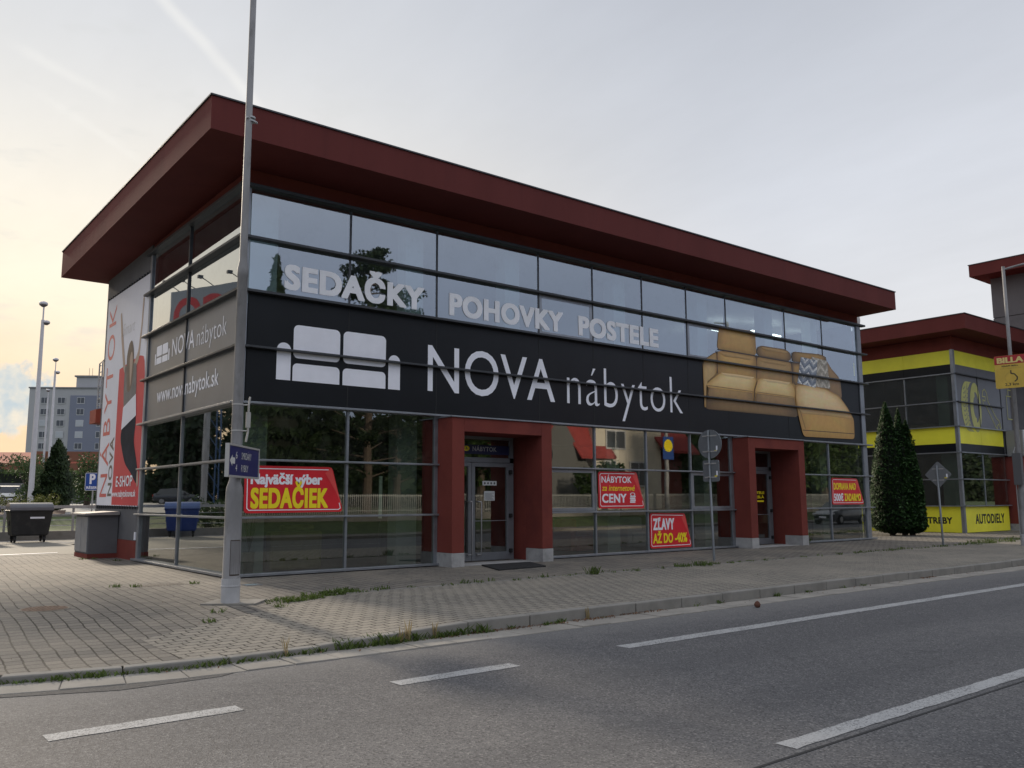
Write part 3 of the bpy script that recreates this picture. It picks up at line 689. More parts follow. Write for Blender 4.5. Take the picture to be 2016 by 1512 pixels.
for i in range(7): mb.poly([D1(u, v, .015) for u, v in ((6.51, 1.51+i*.026), (6.78-(i % 3)*.03, 1.51+i*.026), (6.78-(i % 3)*.03, 1.518+i*.026), (6.51, 1.518+i*.026))])
for i in range(4): mb.poly([D1(6.5+i*.1+.025*math.cos(R(a)), 1.915+.03*math.sin(R(a)), .015) for a in range(0, 360, 30)])
mb.build('notice_print', mat('ink', (.05, .05, .06), .6), no)
mb = MB(); mb.poly([D2(u, v, .012) for u, v in ((6.20, 1.40), (6.95, 1.40), (6.95, 1.45), (6.20, 1.45))]); mb.build('yellow_strip', yel, p2)
letters(MB(), 'POSTELE', 6.2, 6.99, 1.66, 1.74, D2, .012, .03).build('lettering', yel, p2); letters(MB(), 'KRESLÁ', 6.25, 6.97, 1.52, 1.60, D2, .012, .03).build('lettering', yel, p2)

# showroom goods seen through the glass: each a thing
def sofa(x, y, w, m, label):
    t = thing('showroom_sofa', (x, y, .02), label, 'sofa')
    MB().box(x, x+w, y+.0, y+.95, .06, .48).build('seat', m, t, bevel=.05); MB().box(x, x+w, y+.7, y+.95, .48, .95).build('backrest', m, t, bevel=.07)
    MB().box(x-.2, x, y, y+.95, .06, .66).build('armrest', m, t, bevel=.05); MB().box(x+w, x+w+.2, y, y+.95, .06, .66).build('armrest', m, t, bevel=.05)
must = mat('mustard_fabric', (.16, .125, .035), .95, var=.15, vs=5)
t = thing('showroom_sofa', (1.1, .5, .02), 'dark mustard sofa back seen through the shop window under the red sofa sticker', 'sofa')
MB().box(.98, 2.15, .45, .75, .06, .86).build('backrest', must, t, bevel=.05); MB().box(.98, 2.15, .75, 1.5, .06, .46).build('seat', must, t, bevel=.05)
MB().box(1.25, 2.0, .5, .72, .86, 1.0).build('cushion', must, t, bevel=.06)
sofa(10.3, 1.2, .7, mat('orange_fabric', (.30, .06, .03), .95), 'orange red sofa standing behind the shop window between the doors')
t = thing('potted_grass', (.5, .3, .02), 'tall ornamental grass in a slim dark pot behind the corner window', 'plant')
mb = MB(); mb.lathe((.48, .35, .02), [(.09, 0), (.12, .45), (.11, .46)], 12); mb.build('pot', mat('pot_green', (.03, .05, .025), .6), t)
mb = MB()
for i in range(60):
    a = random.uniform(0, 6.28); l = random.uniform(.05, .2); h = random.uniform(.5, .85)
    q0 = Vector((.48, .35, .46)); q1 = q0+Vector((math.cos(a)*l, math.sin(a)*l*.6, h)); w_ = Vector((-math.sin(a), math.cos(a), 0))*.006
    mb.poly([q0-w_, q0+w_, q1+w_*.3, q1-w_*.3])
mb.build('leaves', foliage('reed', (.02, .05, .012), (.05, .11, .03)), t)

pb_ = thing('pale_strip', (3.55, .45, .02), 'slim pale upright strip behind the window left of the first entrance', 'board')  # plain pale upright strip on a thin stand
MB().box(3.52, 3.60, .44, .46, 1.1, 2.05).build('board', mat('strip_pale', (.80, .85, .72), .6), pb_); MB().box(3.55, 3.57, .46, .48, .02, 2.05).build('stand', black, pb_)
sofa(20.2, 1.3, 1.6, mat('beige_fabric', (.34, .27, .18), .95), 'beige sofa behind the farthest ground floor windows'); sofa(13.0, 1.6, 1.2, mat('grey_fabric', (.22, .22, .23), .95), 'grey sofa behind the window beside the second entrance')
# ------------------------------------------------------------------ window stickers (top-level signs)
def sticker(pts, label, words, fold, frame_in=.06):
    c = (sum(p[0] for p in pts)/4, -.02, min(p[1] for p in pts))
    t = thing('promo_sticker', c, label, 'sticker', 'red sale stickers on the shop windows')
    P = roundpoly(pts, .09, 4)
    mb = MB(); mb.prism(P, F, -.006, .004); mb.build('sticker_sheet', stred, t)
    (bl, br, tr, tl) = pts
    mb = MB(); i = frame_in
    ex = (br[0]-tr[0])
    line = [(br[0]-i-.03, bl[1]+i+.14), (br[0]-i, bl[1]+i+.03), (br[0]-i-.04, bl[1]+i), (bl[0]+i+.04, bl[1]+i), (bl[0]+i, bl[1]+i+.04), (tl[0]+i, tl[1]-i-.04), (tl[0]+i+.04, tl[1]-i), (tr[0]-.08, tr[1]-i)]
    stroke(mb, line, .018, F, .007); mb.build('frame_line', offw, t)
    mb = MB(); mb.poly([F(u, v, .0075) for u, v in ((tr[0]-.02, tr[1]-.01), (tr[0]-.16, tr[1]-.13), (tr[0]+ex*.35, (tr[1]*.45+br[1]*.55)), (br[0]-.015, br[1]+.08))]); mb.build('folded_corner', strdl, t)
    for (s, a, b, v0, v1, m, w, kw) in words: letters(MB(), s, a, b, v0, v1, F, .007, w, kw.get('sp', 1.), kw.get('ref'), kw.get('slant', 0)).build('lettering', m, t)
    return t
sticker([(.20, 1.255), (2.38, 1.265), (2.11, 2.21), (.19, 2.21)], 'red sticker advertising the widest choice of sofas, on the window beside the lamp post',
    [('Najväčší výber', .32, 1.885, 1.845, 2.04, offw, .045, {}), ('SEDAČIEK', .33, 2.03, 1.37, 1.74, yel, .05, {'sp': 1.08})], 1)
tb = sticker([(10.03, 1.26), (11.83, 1.25), (11.52, 2.27), (10.02, 2.26)], 'red sticker offering furniture at internet prices, with a coin stack, middle window row',
    [('NÁBYTOK', 10.14, 11.31, 1.96, 2.125, offw, .02, {'sp': 1.05}), ('za internetové', 10.15, 11.42, 1.74, 1.89, yel, .012, {'ref': ASC, 'slant': .25}), ('CENY', 10.15, 11.10, 1.42, 1.645, offw, .035, {'sp': 1.05})], 1)
mb = MB()
for i in range(4): mb.poly([F(u, v, .007) for u, v in rrect(11.23+(i % 2)*.015, 11.45+(i % 2)*.015, 1.405+i*.052, 1.447+i*.052, .02, 3)])
lathe_ring(mb, 11.345, 1.640, .035, .05, F, .007, ex=2.0); mb.build('coin_stack', offw, tb)
sticker([(12.02, .12), (13.82, .11), (13.54, 1.09), (12.03, 1.12)], 'red sticker announcing discounts up to 40 percent, in the lowest window row',
    [('ZĽAVY', 12.15, 13.06, .645, .94, offw, .05, {'sp': 1.08}), ('AŽ DO -40%', 12.14, 13.61, .27, .52, yel, .045, {'sp': 1.04})], 1)
sticker([(21.47, 1.29), (23.58, 1.29), (23.19, 2.22), (21.50, 2.23)], 'red sticker promising free delivery over 500 euro, on the farthest window',
    [('DOPRAVA NAD', 21.60, 23.07, 1.82, 2.04, yel, .045, {'sp': 1.04}), ('500€', 21.59, 22.20, 1.42, 1.66, offw, .045, {'sp': 1.04}), ('ZADARMO', 22.27, 23.38, 1.42, 1.66, yel, .045, {'sp': 1.04})], 1)

# ------------------------------------------------------------------ banner on the side wall
bann = thing('wall_banner', (-.03, 8.6, 1.4), 'tall white and red advertising banner with vertical lettering, stretched on the grey side wall', 'banner')
bwh = mat('banner_white', (.72, .73, .80), .5, var=.05, vs=.8, spec=.35); brd = mat('banner_red', (.56, .04, .055), .5, var=.08, vs=.8, spec=.35)
mb = MB(); mb.prism([(-10.74, 1.40), (-6.47, 1.37), (-6.46, 7.50), (-10.69, 7.52)], G, .02, .035); mb.build('banner_sheet', bwh, bann)
mb = MB(); P = [(-9.07, 1.41), (-6.49, 1.39), (-6.48, 4.8), (-6.56, 5.15), (-6.68, 5.3), (-6.99, 5.36), (-8.1, 5.30), (-9.02, 5.22)]
mb.poly([G(u, v, .037) for u, v in P]); mb.build('red_field', brd, bann)
skin = mat('print_skin', (.42, .31, .25), .5, spec=.3); hair = mat('print_hair', (.14, .10, .075), .5, var=.3, vs=2, spec=.3); dk = mat('print_dark', (.026, .030, .042), .7, var=.3, vs=1.5, spec=.08); dg = mat('print_grey', (.20, .19, .185), .6, var=.2, vs=2, spec=.15)
fig = []
def ppoly(m, pts, off, r=.12): mb = MB(); mb.poly([G(u, v, off) for u, v in roundpoly(pts, r, 3)]); return mb.build('printed_figure', m, bann)
ppoly(skin, [(-9.22, 6.85), (-9.1, 6.9), (-8.72, 5.95), (-8.42, 5.25), (-8.05, 5.0), (-8.3, 4.9), (-8.62, 5.2), (-9.0, 6.1)], .039)
ppoly(skin, [(-6.98, 6.95), (-6.86, 6.93), (-6.92, 6.2), (-7.08, 5.3), (-7.5, 4.95), (-7.62, 5.2), (-7.2, 5.5), (-7.04, 6.2)], .0392)
ppoly(dg, [(-8.45, 5.25), (-7.3, 5.2), (-7.2, 4.6), (-7.2, 4.3), (-8.36, 4.05), (-8.45, 4.6)], .0405)
ppoly(hair, [(-8.25, 5.05), (-8.3, 5.5), (-8.1, 5.85), (-7.85, 5.92), (-7.62, 5.6), (-7.55, 5.0), (-7.7, 4.5), (-8.1, 4.45)], .042, .2)
ppoly(skin, [(-7.98, 5.45), (-7.78, 5.62), (-7.66, 5.35), (-7.72, 4.9), (-7.8, 4.55), (-7.9, 4.9)], .0435)
ppoly(dk, [(-8.45, 3.5), (-7.1, 3.85), (-7.08, 3.5), (-7.2, 3.1), (-6.75, 2.45), (-6.55, 2.0), (-6.75, 1.95), (-7.3, 2.25), (-7.9, 2.5), (-8.2, 2.8), (-8.5, 3.2)], .0405, .2)
ppoly(bwh, [(-8.38, 4.08), (-7.19, 4.35), (-7.07, 3.76), (-8.46, 3.46)], .045, .01)
ppoly(skin, [(-6.72, 2.3), (-6.6, 2.25), (-6.54, 1.95), (-6.66, 1.85), (-6.74, 2.0)], .042, .05)
def vert(s, y0, y1, v0, v1, m, w, sp=1.):
    """lettering read upwards: its baseline is the near edge, u runs up the wall"""
    mp = lambda u, v, t: G(-v, u, t); vs, fs = text2d(s, w, sp)
    xs_ = [x for x, y in vs]; a, b = min(xs_), max(xs_)
    mb = MB(); mb.add([G(-(y0+(yy/CAP)*(y1-y0)), v0+(x-a)/(b-a)*(v1-v0), .038) for x, yy in vs], fs); mb.build('lettering', m, bann)
vert('NÁBYTOK', 9.69, 10.44, 1.63, 7.25, mat('banner_letter_red', (.50, .03, .05), .34), .0, 1.25)
vert('NOVA', 9.17, 9.56, 1.65, 3.32, mat('banner_letter_black', (.02, .02, .03), .34), .02, 1.1)
letters(MB(), 'E-SHOP', -8.68, -7.07, 1.91, 2.18, G, .048, .02, 1.05).build('lettering', white, bann)
letters(MB(), 'www.nabytoknova.sk', -9.02, -6.72, 1.63, 1.80, G, .048, .018, 1.0, ref=ASC).build('lettering', white, bann)
letters(MB(), 'Smart', -8.9, -7.7, 6.15, 6.5, G, .039, -.01, 1.0, slant=.3).build('lettering', mat('print_pale', (.50, .51, .55), .34), bann)
mb = MB()
for i in range(18):
    y = 6.5+i*.245; mb.box(-.05, 0, y, y+.012, 7.5, 7.58); mb.box(-.05, 0, y, y+.012, 1.3, 1.4)
mb.build('lacing', alud, bann)

# ------------------------------------------------------------------ cabinet, wing behind
cab = thing('utility_cabinet', (-.4, 8.8, 0), 'grey rendered meter cabinet with two metal doors and red foot against the side wall', 'cabinet')
MB().box(-.75, -.02, 8.30, 9.75, .12, 1.14).build('body', grey, cab, bevel=.006)
MB().box(-.76, -.02, 8.29, 9.76, -.1, .118).build('foot', red, cab)
mb = MB(); mb.add([(-.9, 8.18, 1.142), (-.02, 8.18, 1.142), (-.02, 9.9, 1.142), (-.9, 9.9, 1.142), (-.9, 8.18, 1.19), (-.02, 8.18, 1.24), (-.02, 9.9, 1.24), (-.9, 9.9, 1.19)], [(0, 3, 2, 1), (4, 5, 6, 7), (0, 1, 5, 4), (1, 2, 6, 5), (2, 3, 7, 6), (3, 0, 4, 7)]); mb.build('lid', mat('lid_sheet', (.36, .34, .32), .45, .3, var=.15), cab)
for a in (8.36, 9.05):
    MB().box(-.775, -.752, a, a+.66, .16, 1.10).build('cabinet_door', mat('cabinet_door_paint', (.25, .255, .27), .5, .2, var=.12), cab, bevel=.004)
mb = MB(); mb.box(-.03, 0, 6.62, 6.72, .52, .72); lab(mb.build('socket_box', white), 'small white box fixed low on the grey side wall', 'box')
wing = thing('rear_wing', (3, 13, 0), 'low wing behind the furniture shop with red sloping eave', 'building')
MB().box(2.6, 9, 12.0, 14.2, -.1, 4.0).build('wall', grey, wing)
mb = MB(); V = [(.42, 13.5, 4.06), (9.4, 13.5, 4.06), (9.4, 14.3, 4.06), (.42, 14.3, 4.06), (.42, 13.5, 4.5), (9.4, 13.5, 6.2), (9.4, 14.3, 6.2), (.42, 14.3, 4.5)]
mb.add(V, [(0, 3, 2, 1), (4, 5, 6, 7), (0, 1, 5, 4), (1, 2, 6, 5), (2, 3, 7, 6), (3, 0, 4, 7)]); mb.build('roof', mat('wing_red', (.30, .055, .03), .7, var=.1), wing)
lad = thing('roof_ladder', (.45, 13.2, 4.4), 'thin metal access ladder rising above the low rear roof', 'ladder')
mb = MB()
for y in (13.1, 13.5): mb.tube([(.45, y, 4.5), (.45, y, 6.0), (.62, y, 6.2)], .025, 6)
mb.build('rail', galv, lad)
mb = MB()
for i in range(7): mb.tube([(.45, 13.1, 4.6+i*.22), (.45, 13.5, 4.6+i*.22)], .015, 6)
mb.build('rung', galv, lad)

# ------------------------------------------------------------------ auto parts shop
ps = thing('parts_shop', (32.04, .2, 0), 'two storey car parts shop with yellow bands, grey glazing and dark red roof', 'building')
yb_ = mat('yellow_panel', (.84, .79, .045), .5, var=.08, vs=.8, bump=.02, bs=4)
ylt = mat('yellow_film_faded', (.47, .47, .15), .5, var=.1); gfilm = mat('grey_film', (.115, .115, .125), .35, var=.08)
MB().box(32.3, 60, .45, 16, 3.6, 4.0).build('floor_slab', mat('slab_soffit', (.25,)*3), ps)
MB().box(32.3, 60, .45, 16, -.1, .02).build('floor', ind, ps)
MB().box(36.0, 60, .5, 16, 4.0, 8.3).build('rear_wall', grey, ps)
MB().box(32.3, 60, 5.5, 16, .02, 8.3).build('partition', mat('parts_wall', (.10, .10, .095), .9), ps)
UF = [32.18, 34.32, 36.66]; UG = [-9.3, -7.0, -4.72, -2.45, -.32]
def parts_face(us, mp, front):
    for a, b in zip(us, us[1:]):
        for v0, v1, m, nm in ((.02, 1.14, yb_, 'yellow_panel'), (1.17, 2.3, gl_lo, 'window_pane'), (2.33, 3.46, gl_lo, 'window_pane'), (3.49, 3.86, film, 'dark_panel'), (3.865, 4.6, yb_, 'yellow_panel'),
                (4.63, 5.68, gfilm if front else gl_lo, 'window_pane'), (5.71, 6.92, gfilm if front else gl_lo, 'window_pane'), (6.95, 7.35, gfilm if front else film, 'dark_panel'), (7.355, 7.98, yb_, 'yellow_panel')):
            mb = MB(); mb.prism([(a+.006, v0), (b-.006, v0), (b-.006, v1), (a+.006, v1)], mp, -.02, -.06); mb.build(nm, m, ps)
    for u in us[1:-1]:
        for v0, v1, m in ((1.17, 3.46, alu), (4.63, 6.92, alud if front else alu)):
            mb = MB(); mb.prism([(u-.025, v0), (u+.025, v0), (u+.025, v1), (u-.025, v1)], mp, -.08, .0); mb.build('mullion', m, ps)
    for v in (1.155, 2.315, 3.475, 4.615, 5.695, 6.935):
        mb = MB(); mb.prism([(us[0]-.1, v-.022), (us[-1]+.1, v-.022), (us[-1]+.1, v+.022), (us[0]-.1, v+.022)], mp, -.05, .10); mb.build('fin', alu if not front or v < 5 else alud, ps)
parts_face(UF, F2, True); parts_face(UG, G2, False)
MB().box(32.03, 32.19, .19, .33, 0, 8.0).build('corner_post', alu, ps)
MB().box(32.05, 60, .25, .4, 7.99, 8.6).build('wall_band', red, ps); MB().box(32.08, 32.25, .4, 16, 7.99, 8.6).build('wall_band', red, ps)
MB().box(30.8, 60, -.95, 17, 8.62, 9.25).build('roof', fasc, ps)
mb = MB(); mb.box(30.78, 60, -.98, -.85, 9.252, 9.285); mb.box(30.77, 30.9, -.85, 17, 9.252, 9.285); mb.build('roof_flashing', alud, ps)
for (u0, u1) in ((36.85, 37.2), (39.6, 39.95)):
    MB().box(u0, u1, -.45, .5, .31, 3.4).build('portal_pier', red, ps); MB().box(u0-.01, u1+.01, -.46, .5, -.1, .308).build('plinth', plinth, ps)
MB().box(37.2, 39.6, -.45, .5, 3.05, 3.4).build('portal_beam', red, ps)
MB().box(37.2, 60, .3, .5, -.1, 8.0).build('wall', grey, ps)
blk = mat('black_letters', (.02, .02, .015), .5)
letters(MB(), 'AUTODIELY', 33.12, 36.10, .39, .78, F2, -.015, .035, 1.1).build('lettering', blk, ps)
letters(MB(), 'AUTODIELY   AUTOPOTREBY', -5.62, -.72, .40, .66, G2, -.015, .04, 1.06).build('lettering', blk, ps)
# tyre, spanner and oil can drawn on the grey film
mb = MB()
P = [(33.3+.62*math.cos(R(a))-.1, 5.55+1.12*math.sin(R(a))) for a in range(90, 271, 10)]; Q = [(33.75+.55*math.cos(R(a)), 5.55+1.12*math.sin(R(a))) for a in range(90, 271, 10)]
for i in range(len(P)-1): mb.poly([F2(*p, -.012) for p in (P[i], P[i+1], Q[i+1], Q[i])])
for i in range(0, 36):
    a0, a1 = R(i*10), R(i*10+10)
    mb.poly([F2(34.0+r_*.55*math.cos(a), 5.55+r_*1.12*math.sin(a), -.0115) for r_, a in ((.44 if 90 < i*10 < 270 else .62, a0), (1, a0), (1, a1), (.44 if 90 < i*10 < 270 else .62, a1))])
mb.build('tyre_drawing', ylt, ps)
mb = MB()
for i in range(9):
    v = 4.75+i*.2
    for (ua, ub) in ((32.75, 33.05), (33.12, 33.42)): stroke(mb, [(ua+.1*abs(i-4)/4, v), ((ua+ub)/2, v-.05), (ub, v+.08)], .035, F2, -.009)
stroke(mb, [(33.28, 6.6), (33.08, 6.1), (33.05, 5.5), (33.12, 4.9), (33.35, 4.5)], .03, F2, -.009)
mb.build('tyre_tread', gfilm, ps)
mb = MB(); stroke(mb, [(34.75, 6.1), (34.82, 6.35), (35.0, 6.45), (35.2, 6.3), (35.3, 5.9), (36.1, 5.15), (36.35, 5.05), (36.5, 4.75), (36.42, 4.68), (36.3, 4.9), (36.15, 4.85), (36.1, 4.66), (35.95, 4.75), (35.1, 5.65), (34.8, 5.75), (34.76, 5.95), (35.0, 5.9), (35.05, 6.1)], .045, F2, -.012, True); mb.build('spanner_drawing', ylt, ps)
mb = MB(); stroke(mb, [(37.3, 6.3), (38.3, 6.3), (38.3, 5.2), (37.3, 5.2)], .045, F2, .012, True); stroke(mb, [(37.5, 6.34), (37.5, 6.6), (37.9, 6.6), (37.9, 6.34)], .045, F2, .012); mb.build('can_drawing', ylt, ps)
MB().box(36.75, 37.7, .21, .305, 3.49, 7.98).build('dark_panel', gfilm, ps)
mb = MB(); mb.box(32.5, 33.3, 1.55, 2.5, 4.0, 4.82); mb.build('counter', mat('counter_board', (.45, .33, .20), .7), ps)
for y in (.62, 5.0):
    for z0_, z1_ in ((.02, 3.6), (4.0, 8.0)): MB().box(32.3, 32.8, y, y+.5, z0_, z1_).build('column', mat('upper_column', (.72, .80, .78)), ps)
sb = thing('box_sign', (37.4, -.2, 3.5), 'white box sign with dark letters standing out above the parts shop entrance', 'sign')
MB().box(36.78, 36.9, -.55, .15, 3.42, 4.62).build('side_cheek', mat('box_grey', (.25, .25, .25), .5), sb)
MB().box(36.9, 40.2, -.58, .15, 3.41, 4.63).build('face', mat('sign_white', (.72, .73, .74), .4), sb)
letters(MB(), 'E', 37.05, 37.3, 3.6, 3.9, lambda u, v, t: (u, -.585-t, v), .003, .04).build('lettering', navy, sb)
tw = thing('grey_tower', (48, 4, 0), 'tall plain grey stair tower with overhanging red roof rising behind the parts shop', 'building')
MB().box(40, 52, -8, 1.55, 9.0, 10.62).build('wall', grey, tw); MB().box(40.03, 52, -7.97, 1.52, 10.62, 10.66).build('wall_joint', black, tw); MB().box(40, 52, -8, 1.55, 10.66, 13.0).build('wall', grey, tw)
MB().box(38.75, 53.2, -9.3, 2.05, 12.72, 13.32).build('roof', fasc, tw); MB().box(38.72, 53.2, -9.3, 2.08, 13.322, 13.36).build('roof_flashing', alud, tw)
MB().box(40.4, 51.6, -.4, 1.5, 0, 9).build('wall', grey, tw)
dish = thing('satellite_dish', (31.3, 4.3, 9.25), 'grey satellite dish standing on the parts shop roof edge', 'dish')
mb = MB(); vs = []; fs = []; n = 16
for i, (r_, h) in enumerate(((.02, 0), (.2, .02), (.38, .09))):
    for j in range(n):
        a = 2*math.pi*j/n; vs.append((31.3+h*.9+r_*math.cos(a)*.12, 4.3+r_*math.cos(a)*.8, 9.85+r_*math.sin(a)*1.05))
for i in range(2): fs += [(i*n+j, i*n+(j+1) % n, (i+1)*n+(j+1) % n, (i+1)*n+j) for j in range(n)]
mb.add(vs, fs+[list(range(n))]); mb.build('reflector', mat('dish_grey', (.5, .5, .5), .5), dish, smooth=True)
MB().tube([(31.35, 4.3, 9.25), (31.35, 4.3, 9.8)], .03, 8).build('mast', galv, dish)

# ------------------------------------------------------------------ lamp posts on the pavement
def post(loc, ztop, label, arm=None):
    x, y = loc; z0 = zf(x, y)
    t = thing('lamp_post', (x, y, z0), label, 'lamp post', 'steel lamp posts along the pavement')
    MB().lathe((x, y, 0), [(.135, z0-.1), (.135, z0+.30), (.128, z0+.305), (.125, 1.62), (.118, 1.70), (.086, 1.80), (.08, 1.82), (.076, 4.95), (.082, 4.96), (.082, 5.08), (.06, 5.2), (.058, 5.3), (.047, ztop)], 24).build('pole', polep, t, smooth=True)
    MB().lathe((x, y, 0), [(.1365, z0), (.1365, z0+.245), (.142, z0+.25), (.142, z0+.265), (.1365, z0+.27), (.1365, z0+.37)], 24).build('base_band', mat('grey_band_paint', (.42, .42, .43), .7, var=.15), t)
    return t
lp = post((-1.54, -4.04), 10.4, 'tall stepped grey lamp post at the shop corner carrying a blue town sign')
# service door on the pole
mb = MB(); a0 = math.atan2(-16.8+4.04, -6.4+1.54)+.42
for rr_, a_, z0, z1, m in ((.1275, .55, .42, .92, 0),):
    n = 8; P = []
    for i in range(n+1):
        a = a0-a_/1.0+2*a_*i/n; P.append((-1.54+rr_*math.cos(a), -4.04+rr_*math.sin(a)))
    for i in range(n): mb.poly([(*P[i], z0), (*P[i+1], z0), (*P[i+1], z1), (*P[i], z1)])
mb.build('service_door', polep, lp)
mb = MB(); rr_ = .130
def arc(z, a_, h):
    n = 8
    for i in range(n):
        q = [a0-a_+2*a_*j/n for j in (i, i+1)]; mb.poly([(-1.54+rr_*math.cos(q[0]), -4.04+rr_*math.sin(q[0]), z), (-1.54+rr_*math.cos(q[1]), -4.04+rr_*math.sin(q[1]), z), (-1.54+rr_*math.cos(q[1]), -4.04+rr_*math.sin(q[1]), z+h), (-1.54+rr_*math.cos(q[0]), -4.04+rr_*math.sin(q[0]), z+h)])
arc(.41, .6, .018); arc(.915, .6, .012)
for s_ in (-1, 1):
    q = [a0+s_*.57, a0+s_*.62]; mb.poly([(-1.54+rr_*math.cos(q[0]), -4.04+rr_*math.sin(q[0]), .41), (-1.54+rr_*math.cos(q[1]), -4.04+rr_*math.sin(q[1]), .41), (-1.54+rr_*math.cos(q[1]), -4.04+rr_*math.sin(q[1]), .925), (-1.54+rr_*math.cos(q[0]), -4.04+rr_*math.sin(q[0]), .925)])
mb.build('door_seam', mat('rust', (.05, .035, .025), .9), lp)
mb = MB()
for z in (7.50, 7.56): mb.lathe((-1.5, -4.04, z), [(.066, 0), (.066, .025)], 16)
mb.tube([(-1.6, -4.1, 7.54), (-1.38, -3.98, 7.54)], .02, 6); mb.build('clamp', galv, lp)
mb = MB()
for z in (2.95, 2.55): mb.lathe((-1.54, -4.04, z), [(.084, 0), (.084, .02)], 16); mb.tube([(-1.46, -4.0, z+.01), (-1.36, -3.96, z+.02)], .012, 6)
mb.tube([(-1.36, -3.96, 2.4), (-1.33, -3.95, 2.55), (-1.33, -3.95, 2.97), (-1.31, -3.94, 3.1)], .016, 6)
mb.box(-1.37, -1.30, -3.97, -3.94, 2.62, 2.86); mb.build('cable_bracket', mat('bracket_zinc', (.45, .44, .42), .5, .3), lp)
MB().add([(-1.95, -3.95, zf(-1.9, -4)+.02), (-1.3, -4.4, zf(-1.3, -4.4)+.02), (-.95, -4.0, .022), (-1.55, -3.55, .022), (-1.95, -3.95, -.1), (-1.3, -4.4, -.1), (-.95, -4.0, -.1), (-1.55, -3.55, -.1)], [(0, 1, 2, 3), (0, 4, 5, 1), (1, 5, 6, 2), (2, 6, 7, 3), (3, 7, 4, 0)]).build('footing', mat('footing_concrete', (.24, .225, .20), .9, var=.25, vs=4, bump=.4, bs=60), lp)
# blue town sign, hung on the post and pointing away from the camera
hd = R(52); hv = Vector((math.cos(hd), math.sin(hd), 0)); nv = Vector((math.sin(hd), -math.cos(hd), 0)); o0 = Vector((-1.917, -4.744, 2.083))
Bm = lambda u, v, t: tuple(o0+hv*u+Vector((0, 0, 1))*v+nv*t)
bs = thing('direction_sign', tuple(o0+hv*.78), 'small dark blue road sign with white arrow and two place names, on the lamp post', 'sign')
MB().prism([(.03, -.215), (1.52, -.215), (1.52, .215), (.03, .215)], Bm, -.02, .0).build('panel', mat('sign_blue', (.016, .022, .115), .45, var=.08), bs)
mb = MB(); frame_bars(mb, 0, 1.55, -.24, .24, .028, Bm, -.045, .012); mb.build('frame', mat('sign_frame', (.45, .44, .42), .5, .3), bs)
wl = mat('sign_letters', (.60, .60, .58), .5)
mb = MB(); mb.poly([Bm(u, v, .004) for u, v in ((.07, 0), (.19, .085), (.185, .045), (.31, .045), (.31, -.045), (.185, -.045), (.19, -.085))]); mb.build('arrow', wl, bs)
for s_, a, b, v0 in (('6', .34, .42, .035), ('SMRDÁKY', .62, 1.12, .035), ('4', .34, .42, -.15), ('RYBKY', .62, .97, -.15)): letters(MB(), s_, a, b, v0, v0+.10, Bm, .004, .0).build('lettering', wl, bs)
# second post with a supermarket sign
bp = post((23.25, -5.5), 9.0, 'slim grey lamp post near the right edge carrying a red and yellow sign')
mb = MB(); mb.tube([(23.25, -5.5, 8.9), (23.5, -5.8, 9.0), (24.6, -7.2, 9.4)], .035, 8); mb.build('arm', polep, bp)
mb = MB(); mb.box(23.0, 23.15, -5.65, -5.4, 1.9, 2.9); mb.build('control_box', mat('box_dark', (.10, .10, .105), .5), bp)
mb = MB(); mb.tube([(23.13, -5.41, .3), (23.13, -5.41, 2.95), (23.18, -5.45, 3.1)], .018, 6); mb.build('conduit', galv, bp)
vd = Vector((23.25+6.4, -5.5+16.82, 0)).normalized(); sr = Vector((vd.y, -vd.x, 0)); ang = R(-12); sr = Vector((sr.x*math.cos(ang)-sr.y*math.sin(ang), sr.x*math.sin(ang)+sr.y*math.cos(ang), 0)); sn = Vector((sr.y, -sr.x, 0))
bc = Vector((23.25, -5.5, 5.52))+sn*.1
Bi = lambda u, v, t: tuple(bc+sr*u+Vector((0, 0, 1))*v+sn*t)
bl = thing('advert_sign', tuple(bc), 'yellow supermarket sign with red head and distance, on the right lamp post', 'sign')
MB().prism(rrect(-.46, .46, -.53, .53, .05), Bi, -.02, 0).build('panel', mat('sign_yellow', (.62, .42, .06), .5, var=.08), bl)
mb = MB(); mb.poly([Bi(u, v, .003) for u, v in ((-.455, .25), (.455, .25), (.455, .5), (.43, .527), (-.43, .527), (-.455, .5))]); mb.build('red_head', mat('sign_red', (.40, .015, .02), .5), bl)
letters(MB(), 'BILLA', -.38, .38, .295, .46, Bi, .006, .05).build('lettering', mat('sign_cream', (.75, .60, .22), .5), bl)
letters(MB(), 'KRUHY MALL', -.25, .22, .165, .21, Bi, .004, .02).build('lettering', blk, bl)
letters(MB(), 'ČERVENÁ CESTA', -.31, .30, .09, .13, Bi, .004, -.012).build('lettering', mat('faded_letters', (.42, .28, .06), .5), bl)
letters(MB(), '2,3 km', -.19, .20, -.45, -.37, Bi, .004, .015).build('lettering', blk, bl)
mb = MB(); stroke(mb, [(0, .04), (0, -.06), (.10, -.09), (.17, -.19), (.16, -.27), (.09, -.33)], .035, Bi, .004); mb.build('route_arrow', blk, bl)
mb = MB(); lathe_ring(mb, -.01, -.2, .165, .172, Bi, .0035); mb.build('route_circle', mat('faded_letters', (.42, .28, .06)), bl)

